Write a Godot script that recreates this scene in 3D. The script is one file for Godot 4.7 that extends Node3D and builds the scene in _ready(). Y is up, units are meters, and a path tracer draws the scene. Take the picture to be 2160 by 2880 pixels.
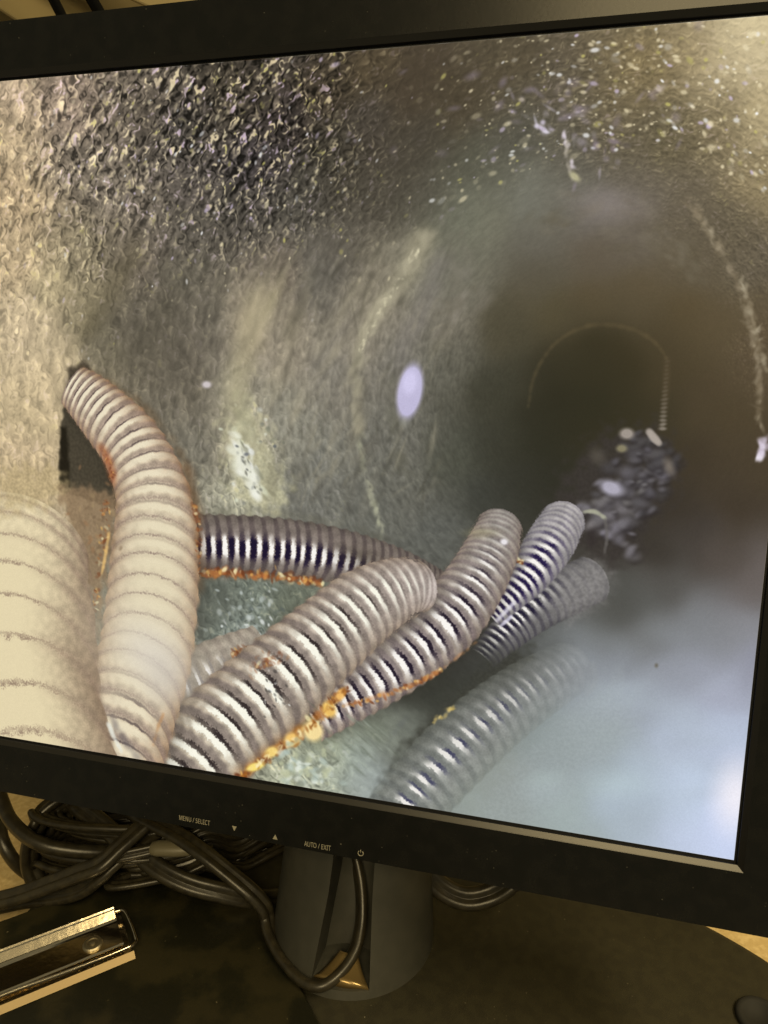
extends Node3D
# A flat monitor on a desk, showing a drain-camera picture; cables, a clipboard and the stand under it.

# ---------------------------------------------------------------- the picture on the screen (flat print, painted in texels)
const TW := 1484
const TH := 1186
var buf := PackedVector3Array()
var fine := FastNoiseLite.new()
var rng := RandomNumberGenerator.new()
const SOFT := 0.8

func col(r: float, g: float, b: float) -> Vector3:
	return Vector3(r, g, b) / 255.0

# smooth noise -1..1 at any spot, one lattice cell per unit
func nz(x: float, y: float) -> float:
	return fine.get_noise_2d(x, y)

func put(x: int, y: int, c: Vector3, a: float) -> void:
	if x < 0 or y < 0 or x >= TW or y >= TH:
		return
	var k := y * TW + x
	buf[k] = buf[k].lerp(c, a)

# the broad colours of the pipe: r, g, b, strength of the grit, strength of the glints
func backdrop_points() -> Array:
	return [
		[229, 20, 194, 172, 143, 0.7, 0.29],
		[227, 95, 196, 174, 139, 0.7, 0.33],
		[224, 195, 191, 168, 133, 0.7, 0.33],
		[231, 296, 196, 174, 138, 0.6, 0.29],
		[257, 408, 209, 189, 154, 0.55, 0.19],
		[253, 571, 202, 182, 144, 0.55, 0.14],
		[241, 655, 196, 175, 140, 0.55, 0.14],
		[288, 504, 207, 187, 150, 0.5, 0.14],
		[306, 344, 186, 170, 134, 0.6, 0.19],
		[304, 439, 197, 179, 145, 0.5, 0.1],
		[348, 50, 154, 136, 118, 0.8, 0.48],
		[374, 125, 128, 117, 102, 0.8, 0.74],
		[480, 57, 109, 99, 86, 0.9, 0.7],
		[444, 194, 131, 120, 105, 0.8, 0.54],
		[390, 299, 136, 125, 101, 0.51, 0.41],
		[371, 376, 142, 131, 104, 0.42, 0.2],
		[479, 300, 117, 107, 95, 0.81, 0.3],
		[407, 422, 113, 106, 88, 0.42, 0.12],
		[564, 112, 82, 76, 69, 1, 0.9],
		[645, 47, 74, 67, 56, 1, 0.9],
		[679, 153, 69, 63, 63, 1, 0.9],
		[740, 87, 64, 57, 54, 1, 0.9],
		[648, 215, 84, 79, 71, 0.9, 0.7],
		[581, 185, 102, 94, 86, 0.8, 0.5],
		[582, 243, 94, 88, 78, 0.7, 0.4],
		[723, 4, 81, 73, 64, 1, 0.8],
		[800, 57, 73, 64, 51, 0.9, 0.7],
		[818, 145, 68, 64, 54, 0.9, 0.6],
		[766, 212, 83, 79, 71, 0.8, 0.45],
		[873, 29, 82, 71, 53, 0.5, 0.2],
		[876, 115, 76, 70, 63, 0.6, 0.25],
		[945, 53, 73, 63, 50, 0.3, 0.05],
		[949, 145, 72, 68, 59, 0.4, 0.08],
		[1002, 83, 77, 68, 52, 0.35, 0.08],
		[1020, 161, 83, 82, 70, 0.35, 0.05],
		[1024, 234, 107, 107, 93, 0.3, 0.03],
		[952, 211, 83, 80, 70, 0.5, 0.1],
		[880, 216, 80, 76, 67, 0.6, 0.25],
		[1081, 44, 85, 76, 59, 0.32, 0.1],
		[1149, 79, 93, 84, 70, 0.42, 0.18],
		[1212, 83, 110, 98, 74, 0.36, 0.16],
		[1272, 57, 127, 112, 80, 0.32, 0.15],
		[1330, 44, 156, 140, 107, 0.26, 0.11],
		[1388, 36, 202, 186, 149, 0.18, 0.08],
		[1411, 15, 214, 198, 157, 0.15, 0.05],
		[1422, 126, 192, 175, 135, 0.18, 0.09],
		[1427, 215, 145, 130, 98, 0.26, 0.15],
		[1368, 141, 127, 114, 87, 0.32, 0.18],
		[1310, 150, 100, 91, 69, 0.36, 0.19],
		[1250, 165, 101, 92, 73, 0.32, 0.15],
		[1185, 144, 88, 82, 71, 0.36, 0.15],
		[1100, 139, 79, 76, 67, 0.26, 0.09],
		[1189, 207, 103, 100, 90, 0.21, 0.02],
		[1125, 217, 117, 116, 106, 0.15, 0.01],
		[1274, 241, 108, 100, 90, 0.21, 0.02],
		[1335, 237, 101, 92, 76, 0.26, 0.1],
		[1385, 263, 99, 90, 73, 0.32, 0.15],
		[1437, 313, 101, 92, 76, 0.32, 0.15],
		[1230, 237, 118, 113, 110, 0.18, 0],
		[1278, 285, 99, 91, 79, 0.15, 0],
		[1353, 312, 93, 84, 68, 0.15, 0.03],
		[479, 406, 102, 95, 83, 0.74, 0.1],
		[566, 331, 104, 98, 85, 0.74, 0.12],
		[609, 405, 115, 108, 95, 0.66, 0.08],
		[691, 397, 162, 149, 127, 0.61, 0.06],
		[749, 448, 154, 144, 126, 0.61, 0.05],
		[652, 518, 156, 149, 131, 0.66, 0.1],
		[679, 601, 196, 187, 161, 0.74, 0.25],
		[688, 655, 189, 187, 163, 0.66, 0.25],
		[584, 520, 107, 100, 86, 0.66, 0.08],
		[566, 451, 102, 95, 83, 0.66, 0.08],
		[611, 604, 118, 113, 100, 0.66, 0.1],
		[730, 332, 119, 109, 95, 0.66, 0.08],
		[809, 332, 108, 104, 95, 0.66, 0.05],
		[823, 290, 102, 97, 87, 0.66, 0.06],
		[885, 333, 134, 126, 109, 0.54, 0.04],
		[942, 306, 151, 144, 125, 0.54, 0.03],
		[902, 389, 141, 132, 117, 0.54, 0.04],
		[873, 432, 140, 132, 117, 0.54, 0.04],
		[829, 476, 129, 124, 113, 0.54, 0.04],
		[818, 624, 120, 119, 110, 0.61, 0.06],
		[779, 688, 115, 114, 106, 0.61, 0.06],
		[752, 567, 141, 138, 124, 0.61, 0.06],
		[927, 460, 121, 117, 108, 0.54, 0.03],
		[932, 582, 112, 110, 101, 0.61, 0.04],
		[958, 654, 103, 102, 93, 0.61, 0.04],
		[915, 716, 104, 104, 96, 0.54, 0.04],
		[1013, 724, 95, 96, 90, 0.46, 0.02],
		[1044, 612, 80, 81, 70, 0.35, 0.01],
		[1001, 472, 103, 101, 90, 0.54, 0.02],
		[1004, 389, 124, 118, 105, 0.54, 0.02],
		[1029, 334, 108, 105, 93, 0.35, 0.01],
		[1060, 268, 114, 111, 96, 0.3, 0.01],
		[1129, 282, 100, 96, 86, 0.13, 0],
		[1132, 328, 88, 83, 71, 0.06, 0],
		[1216, 310, 95, 86, 73, 0.06, 0],
		[1226, 362, 91, 79, 57, 0.05, 0],
		[1155, 375, 87, 78, 56, 0.05, 0],
		[1096, 402, 76, 71, 55, 0.15, 0],
		[1074, 505, 63, 62, 51, 0.2, 0],
		[1085, 575, 60, 60, 51, 0.2, 0],
		[1075, 654, 62, 63, 57, 0.2, 0],
		[1132, 650, 51, 51, 45, 0.12, 0],
		[1155, 579, 45, 45, 36, 0.06, 0],
		[1178, 516, 45, 43, 33, 0.03, 0],
		[1226, 441, 57, 51, 35, 0.02, 0],
		[1224, 507, 47, 45, 34, 0.02, 0],
		[1272, 460, 63, 54, 36, 0.02, 0],
		[1283, 519, 59, 53, 38, 0.03, 0],
		[1178, 626, 47, 47, 41, 0.08, 0],
		[1348, 387, 88, 75, 52, 0.04, 0],
		[1295, 349, 94, 82, 61, 0.05, 0],
		[1336, 465, 80, 68, 48, 0.04, 0],
		[1382, 503, 80, 68, 50, 0.04, 0],
		[1391, 400, 90, 78, 57, 0.06, 0],
		[1427, 527, 76, 65, 47, 0.05, 0],
		[1451, 437, 92, 79, 60, 0.2, 0.1],
		[1463, 590, 71, 61, 46, 0.1, 0],
		[1378, 595, 67, 57, 44, 0.06, 0],
		[1445, 657, 63, 54, 43, 0.04, 0],
		[1352, 657, 58, 51, 44, 0.08, 0],
		[1325, 720, 57, 52, 46, 0.05, 0],
		[1387, 702, 64, 58, 53, 0.03, 0],
		[1427, 732, 84, 76, 70, 0.03, 0],
		[1478, 748, 104, 96, 92, 0.03, 0],
		[1361, 773, 86, 84, 80, 0.03, 0],
		[1305, 806, 78, 78, 73, 0.03, 0],
		[1335, 846, 112, 113, 112, 0.02, 0],
		[1460, 825, 134, 134, 138, 0.02, 0],
		[1399, 839, 124, 126, 128, 0.02, 0],
		[1372, 899, 142, 145, 153, 0.02, 0],
		[1444, 918, 165, 168, 185, 0.02, 0],
		[1488, 891, 138, 138, 151, 0.02, 0],
		[1310, 957, 149, 155, 165, 0.02, 0],
		[1282, 1028, 150, 160, 160, 0.02, 0],
		[1215, 1069, 140, 150, 148, 0.02, 0],
		[1381, 1006, 175, 185, 201, 0.02, 0],
		[1476, 999, 187, 197, 221, 0.02, 0],
		[1420, 1080, 193, 207, 227, 0.02, 0],
		[1469, 1130, 207, 217, 247, 0.02, 0],
		[1321, 1097, 173, 187, 199, 0.02, 0],
		[1220, 1145, 160, 172, 170, 0.03, 0],
		[1146, 1119, 146, 152, 146, 0.04, 0],
		[1112, 1172, 150, 158, 152, 0.05, 0],
		[832, 1104, 148, 154, 128, 0.5, 0.1],
		[913, 1060, 124, 130, 114, 0.4, 0.03],
		[766, 1156, 184, 186, 160, 0.6, 0.3],
		[825, 1147, 180, 186, 166, 0.6, 0.25],
		[899, 1119, 164, 174, 164, 0.4, 0.05],
		[960, 1061, 124, 128, 118, 0.3, 0.02],
		[932, 1154, 160, 168, 166, 0.2, 0],
		[989, 1001, 56, 57, 50, 0.25, 0],
		[1033, 964, 56, 57, 50, 0.2, 0],
		[962, 1109, 96, 98, 90, 0.3, 0],
		[1082, 904, 62, 62, 58, 0.2, 0],
		[1046, 931, 58, 58, 54, 0.2, 0],
		[700, 868, 122, 130, 118, 0.6, 0.2],
		[675, 911, 136, 144, 134, 0.6, 0.3],
		[760, 878, 108, 113, 98, 0.5, 0.1],
		[640, 874, 96, 100, 90, 0.5, 0.05],
	]

func paint_backdrop() -> void:
	var pts := backdrop_points()
	var gw := 124
	var gh := 100
	var im := Image.create(gw, gh, false, Image.FORMAT_RGBF)
	var im2 := Image.create(gw, gh, false, Image.FORMAT_RGBF)
	for j in gh:
		for i in gw:
			var x := (i + 0.5) * TW / gw
			var y := (j + 0.5) * TH / gh
			var wx := x + 12.0 * nz(x * 0.012, y * 0.012)
			var wy := y + 12.0 * nz(x * 0.012 + 71.0, y * 0.012)
			var c := Vector3.ZERO
			var am := 0.0
			var gl := 0.0
			var ws := 0.0
			for p in pts:
				var dx: float = wx - p[0]
				var dy: float = wy - p[1]
				var q := dx * dx + dy * dy + 1500.0
				var w := 1.0 / (q * q)
				ws += w
				c += Vector3(p[2], p[3], p[4]) * w
				am += p[5] * w
				gl += p[6] * w
			c /= ws * 255.0
			im.set_pixel(i, j, Color(c.x, c.y, c.z))
			im2.set_pixel(i, j, Color(am / ws, gl / ws, 0.0))
	im.resize(TW, TH, Image.INTERPOLATE_CUBIC)
	im2.resize(TW, TH, Image.INTERPOLATE_CUBIC)
	var base := im.get_data().to_float32_array()
	var amp := im2.get_data().to_float32_array()
	buf.resize(TW * TH)
	var cx := Vector2(1242.4, 493.5)
	for y in TH:
		for x in TW:
			var k := y * TW + x
			var c := Vector3(base[k * 3], base[k * 3 + 1], base[k * 3 + 2])
			var am := amp[k * 3]
			var gl := amp[k * 3 + 1]
			if am > 0.015:
				var dx := x - cx.x
				var dy := y - cx.y
				var lr := log(dx * dx + dy * dy + 400.0) * 0.5
				var th := atan2(dy, -dx)
				var n2 := nz(th * 15.0, lr * 24.0)
				var n1 := nz(th * 34.0, lr * 56.0 + 40.0)
				var n3 := nz(x * 0.15, y * 0.15 + 300.0)
				var n4 := nz(x * 0.05 + 90.0, y * 0.05)
				var n6 := nz(th * 13.0 + 0.7 * n4, lr * 40.0 + 7.0)
				var n7 := nz(th * 26.0, lr * 50.0 + 90.0)
				var fw := clampf(0.10 + gl * 1.7, 0.0, 1.0)
				c *= 1.0 + am * (0.13 * n2 + 0.14 * n6 + 0.07 * n7 + fw * (0.17 * n1 + 0.12 * n3) + 0.10 * n4)
				if gl > 0.02:
					# wet lumps: relief lit along the pipe, catching the lamp in clusters
					var n8 := nz(x * 0.016 + 11.0, y * 0.016)
					var u := th * 30.0 + 0.35 * n4 + 0.3 * n2
					var v := lr * 44.0 + 11.0 + 0.25 * n6 + 0.3 * n4
					c *= 1.0 + 0.22 * n8 * gl
					var h0 := nz(u, v) + 0.55 * nz(u * 2.1 + 31.0, v * 2.1) + 0.3 * n3
					var h1 := nz(u + 0.12, v + 0.30) + 0.55 * nz(u * 2.1 + 31.25, v * 2.1 + 0.63) + 0.3 * nz(x * 0.15 + 0.5, y * 0.15 + 300.4)
					var slope := h1 - h0
					var cl := clampf(0.60 + 0.55 * n2 + 0.55 * n4 + 0.5 * n8, 0.08, 1.5)
					c *= 1.0 + gl * (0.42 * slope + 0.16 * h0 - 0.10 * cl)
					var f := clampf((slope + 0.35 * n1 - 0.40) * 2.2, 0.0, 1.0) * gl * cl
					var hue := nz(x * 0.03 + 500.0, y * 0.03)
					var tint := c * 0.5 + (col(160, 148, 116) if hue > -0.3 else col(146, 130, 148))
					if hue > 0.6:
						tint = c * 0.5 + col(140, 136, 74)
					c = c.lerp(tint, minf(f * 1.2, 0.95))
					var f2 := clampf((-slope - 0.25 * n1 - 0.35) * 1.6, 0.0, 1.0) * gl
					c *= 1.0 - 0.55 * minf(f2, 1.0)
			buf[k] = c

# single bright glints, each a small soft streak lying along the ring of the pipe
func glints(n: int, x0: float, y0: float, sx: float, sy: float, smin: float, smax: float, power: float) -> void:
	var cx := Vector2(1242.4, 493.5)
	for i in n:
		var p := Vector2(rng.randfn(x0, sx), rng.randfn(y0, sy))
		var d := p - cx
		if d.length() < 330.0:
			continue
		var t := Vector2(-d.y, d.x).normalized().rotated(rng.randf_range(-0.5, 0.5) + 0.45 * smoothstep(-300.0, 200.0, d.x))
		var s := rng.randf_range(smin, smax) * (0.6 + 0.8 * rng.randf() * rng.randf())
		var e := rng.randf_range(0.9, 2.2)
		var pick := rng.randf()
		var c := col(236, 222, 184) if pick < 0.62 else col(206, 190, 216) if pick < 0.74 else col(196, 188, 110) if pick < 0.84 else col(255, 255, 255)
		spot(p, t, s * e, s, c, rng.randf_range(0.25, 1.0) * power, 1.5)

# a soft ellipse; hard > 1 gives it a flatter top
func spot(p: Vector2, t: Vector2, a: float, b: float, c: Vector3, al: float, hard := 1.0) -> void:
	var m := maxf(a, b) * 1.5 + 1.0
	for y in range(maxi(0, int(p.y - m)), mini(TH, int(p.y + m) + 2)):
		for x in range(maxi(0, int(p.x - m)), mini(TW, int(p.x + m) + 2)):
			var d := Vector2(x, y) - p
			var u := d.dot(t) / a
			var v := (d.y * t.x - d.x * t.y) / b
			var q := u * u + v * v
			if q < 2.25:
				var k := y * TW + x
				buf[k] = buf[k].lerp(c, clampf((1.0 - smoothstep(0.0, 1.0, sqrt(q) / 1.5)) * hard, 0.0, 1.0) * al)

func blot(x: float, y: float, a: float, b: float, deg: float, c: Vector3, al: float, hard := 1.0) -> void:
	spot(Vector2(x, y), Vector2.RIGHT.rotated(deg_to_rad(deg)), a, b, c, al, hard)

func ease_list(v: Array, t: float) -> float:
	var f := clampf(t, 0.0, 1.0) * (v.size() - 1)
	var i := mini(int(f), v.size() - 2)
	return lerpf(v[i], v[i + 1], f - i)

func spline(k: Array, t: float) -> Vector3:
	var n := k.size()
	var i := clampi(int(t), 0, n - 2)
	var a: Vector3 = k[i - 1] if i > 0 else k[0] * 2.0 - k[1]
	var d: Vector3 = k[i + 2] if i + 2 < n else k[n - 1] * 2.0 - k[n - 2]
	return k[i].cubic_interpolate(k[i + 1], a, d, t - i)

# a ragged, soft line (seams, joints, ridges); width in z of each knot
func streak(flat: Array, c: Vector3, al: float, ragged: float, hard := 1.0) -> void:
	var k := knots(flat)
	var n := (k.size() - 1) * 60
	var seed_at := rng.randf() * 900.0
	for i in n:
		var p := spline(k, i / 60.0)
		var q := spline(k, i / 60.0 + 0.02)
		var t := Vector2(q.x - p.x, q.y - p.y).normalized()
		var g := nz(seed_at + i * 0.11, 3.0) * ragged
		var w := p.z * (1.0 + 0.6 * g)
		spot(Vector2(p.x, p.y) + Vector2(-t.y, t.x) * p.z * 0.5 * nz(seed_at + i * 0.07, 60.0) * ragged, t, maxf(w, 2.0), maxf(w, 0.7), c, al * clampf(0.55 + 1.1 * g, 0.0, 1.0) if ragged > 0.0 else al, hard)

func knots(flat: Array) -> Array:
	var k := []
	for i in range(0, flat.size(), 3):
		k.append(Vector3(flat[i], flat[i + 1], flat[i + 2]))
	return k

# crumbs of light and dark scattered along a line
func crumbs(flat: Array, n: int, smin: float, smax: float, c1: Vector3, c2: Vector3, al: float) -> void:
	var k := knots(flat)
	for i in n:
		var f := rng.randf() * (k.size() - 1.001)
		var p := spline(k, f)
		var q := spline(k, f + 0.01)
		var t := Vector2(q.x - p.x, q.y - p.y).normalized()
		var at := Vector2(p.x + rng.randfn(0.0, p.z * 0.5), p.y + rng.randfn(0.0, p.z * 0.5))
		spot(at, t.rotated(rng.randfn(0.0, 0.5)), rng.randf_range(smin, smax) * rng.randf_range(0.8, 1.8), rng.randf_range(smin, smax) * 0.7, c1.lerp(c2, rng.randf()), al * rng.randf_range(0.2, 1.0), 1.2)

# flecks of rust along a line
func rust(flat: Array, n: int, size: float, gold: float, al := 0.9) -> void:
	var k := knots(flat)
	for i in n:
		var p := spline(k, rng.randf() * (k.size() - 1.001))
		var at := Vector2(p.x + rng.randfn(0.0, p.z * 0.5), p.y + rng.randfn(0.0, p.z * 0.5))
		var pick := rng.randf()
		var c := col(112, 62, 36) if pick < 0.36 else col(168, 108, 62) if pick < 0.62 else col(226, 176, 96) if pick < 0.62 + 0.2 * gold else col(255, 244, 190) if pick < 0.62 + 0.38 * gold else col(150, 90, 58)
		spot(at, Vector2.RIGHT.rotated(rng.randf() * TAU), size * rng.randf_range(0.6, 1.9), size * rng.randf_range(0.4, 1.1), c, al * rng.randf_range(0.4, 1.0), 1.5)

# one corrugated hose: knots are x, y, radius; every list in o runs from its start to its end
func hose(flat: Array, o: Dictionary) -> void:
	var k := knots(flat)
	var lo := Vector2(1e9, 1e9)
	var hi := Vector2(-1e9, -1e9)
	for p in k:
		lo = lo.min(Vector2(p.x - p.z * 2.0, p.y - p.z * 2.0))
		hi = hi.max(Vector2(p.x + p.z * 2.0, p.y + p.z * 2.0))
	var x0 := clampi(int(lo.x), 0, TW - 1)
	var y0 := clampi(int(lo.y), 0, TH - 1)
	var w := clampi(int(hi.x), 0, TW - 1) - x0 + 1
	var h := clampi(int(hi.y), 0, TH - 1) - y0 + 1
	var su := PackedFloat32Array()
	var tu := PackedFloat32Array()
	var pu := PackedFloat32Array()
	su.resize(w * h)
	su.fill(-1.0)
	tu.resize(w * h)
	pu.resize(w * h)
	var phase := 0.0
	var steps := 0
	var last := Vector3.ZERO
	var spans := k.size() - 1
	var length := 0.0
	for i in spans * 40:
		length += (spline(k, (i + 1) / 40.0) - spline(k, i / 40.0)).length()
	steps = int(length * 1.7)
	for i in steps + 1:
		var f := float(i) / steps
		var p := spline(k, f * spans * 0.99999)
		var e := spline(k, minf(f * spans + 0.03, spans))
		if f > 0.98:
			e = p + (p - last)
		if i > 0:
			phase += Vector2(p.x - last.x, p.y - last.y).length() / (p.z * ease_list(o.pitch, f) * (1.0 + 0.28 * nz(float(i) * 0.021 + 17.0 * float(o.get("seed", 1.0)), 4.0)))
		var t := Vector2(e.x - p.x, e.y - p.y).normalized()
		last = p
		var nn := Vector2(-t.y, t.x)
		var bow := ease_list(o.bow, f)
		var m := int(p.z * 1.7)
		var swell: float = 1.0 + o.get("bump", 0.02) * cos(TAU * phase)
		for j in range(-m, m + 1):
			var s := float(j) / m
			var at := Vector2(p.x, p.y) + nn * (s * p.z * swell) + t * (bow * p.z * sqrt(1.0 - s * s))
			var ax := int(at.x) - x0
			var ay := int(at.y) - y0
			if ax >= 0 and ay >= 0 and ax < w and ay < h:
				var q := ay * w + ax
				su[q] = f
				tu[q] = s
				pu[q] = phase
	var mid: Vector3 = o.mid
	var edge: Vector3 = o.edge
	var groove: Vector3 = o.get("groove", edge * 0.62)
	var dark: Vector3 = o.get("dark", col(34, 26, 42))
	var shine: Vector3 = o.get("shine", col(250, 246, 240))
	var washc: Vector3 = o.get("washc", col(228, 212, 172))
	var ht: float = o.get("ht", 0.0)
	var hw: float = o.get("hw", 0.4)
	var sd: float = o.get("seed", 1.0) * 31.0
	var zero := [0.0, 0.0]
	var one := [1.0, 1.0]
	for y in h:
		for x in w:
			var q := y * w + x
			var f := su[q]
			if f < 0.0:
				continue
			var s := tu[q]
			var z := sqrt(maxf(0.0, 1.0 - s * s))
			var nj := nz(sd + (x + x0) * 0.05, (y + y0) * 0.05)
			var ng := nz(sd + (x + x0) * 0.22, (y + y0) * 0.22 + 50.0)
			var ph := pu[q] + 0.05 * nj
			var rg := 0.5 + 0.5 * cos(TAU * ph)
			var st := ease_list(o.get("stripe", [0.5, 0.5]), f)
			var c := edge.lerp(mid.lerp(o.get("mid2", mid), f), pow(z, o.get("roll", 1.0)))
			var low := smoothstep(0.62, 0.05, rg)
			c = c.lerp(groove.lerp(groove * 0.8 + mid * 0.2, z), st * low)
			c *= 1.0 + 0.10 * nj + 0.06 * ng
			var u := fposmod(ph + 0.5, 1.0) - 0.5
			var jit := 1.0 + 0.35 * nz(sd + floor(ph) * 3.7, s * 1.7)
			var band := exp(-pow((s - ht - 0.10 * nj) / hw, 2.0))
			var ud := absf(u - o.get("off", 0.24))
			ud = minf(ud, 1.0 - ud)
			var dk: float = ease_list(o.get("dk", zero), f) * band * jit * smoothstep(1.0, 0.45, ud / o.get("wd", 0.13) + 0.35 * ng)
			c = c.lerp(dark, clampf(dk, 0.0, 0.95))
			var hb := exp(-pow((s - ht + 0.04 + 0.10 * nj) / (hw * 0.85), 2.0))
			var hl: float = ease_list(o.get("hl", zero), f) * hb * jit * smoothstep(1.0, 0.5, absf(u) / o.get("wl", 0.15) + 0.3 * ng)
			c = c.lerp(shine, clampf(hl, 0.0, 1.0))
			var wash: float = ease_list(o.get("wash", zero), f) * (1.0 - o.get("washfall", 0.72) * smoothstep(0.2, 1.0, absf(s - o.get("washt", 0.0))))
			if wash > 0.0:
				var line := smoothstep(0.10, 0.0, absf(fposmod(ph, 1.0) - 0.5) + 0.06 * ng) * (0.65 + 0.35 * nj)
				c = c.lerp(washc.lerp(groove, 0.85 * line), clampf(wash, 0.0, 1.0))
			var al: float = smoothstep(1.0, 0.93, absf(s)) * ease_list(o.get("al", one), f) * lerpf(1.0, z, o.get("soft", 0.0))
			var kk := (y + y0) * TW + x + x0
			buf[kk] = buf[kk].lerp(c, clampf(al, 0.0, 1.0))

# the soft dark that a hose leaves on what lies round it
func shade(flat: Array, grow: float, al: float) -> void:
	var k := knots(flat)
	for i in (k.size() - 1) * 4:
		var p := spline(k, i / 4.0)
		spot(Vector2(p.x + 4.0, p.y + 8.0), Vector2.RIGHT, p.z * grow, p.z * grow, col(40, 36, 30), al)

# fill a polygon, softly, with grain
func patch(flat: Array, c: Vector3, al: float, soft: float, grain: float, wave := 0.0) -> void:
	var poly := PackedVector2Array()
	var lo := Vector2(1e9, 1e9)
	var hi := Vector2(-1e9, -1e9)
	for i in range(0, flat.size(), 2):
		var p := Vector2(flat[i], flat[i + 1])
		poly.append(p)
		lo = lo.min(p)
		hi = hi.max(p)
	var n := poly.size()
	for y in range(maxi(0, int(lo.y - soft)), mini(TH, int(hi.y + soft) + 1)):
		for x in range(maxi(0, int(lo.x - soft)), mini(TW, int(hi.x + soft) + 1)):
			var g := nz(x * 0.13, y * 0.13 + 500.0)
			var p := Vector2(x, y) + Vector2(nz(x * 0.045, y * 0.045 + 80.0), nz(x * 0.045 + 40.0, y * 0.045)) * wave
			var best := 1e9
			for i in n:
				var a := poly[i]
				var e := poly[(i + 1) % n] - a
				var tt := clampf((p - a).dot(e) / e.length_squared(), 0.0, 1.0)
				best = minf(best, (p - a - e * tt).length_squared())
			var d := sqrt(best) * (1.0 if Geometry2D.is_point_in_polygon(p, poly) else -1.0)
			var cover := smoothstep(-soft, soft, d) * al
			if cover > 0.003:
				var k := y * TW + x
				buf[k] = buf[k].lerp(c * (1.0 + grain * g), cover)

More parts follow.
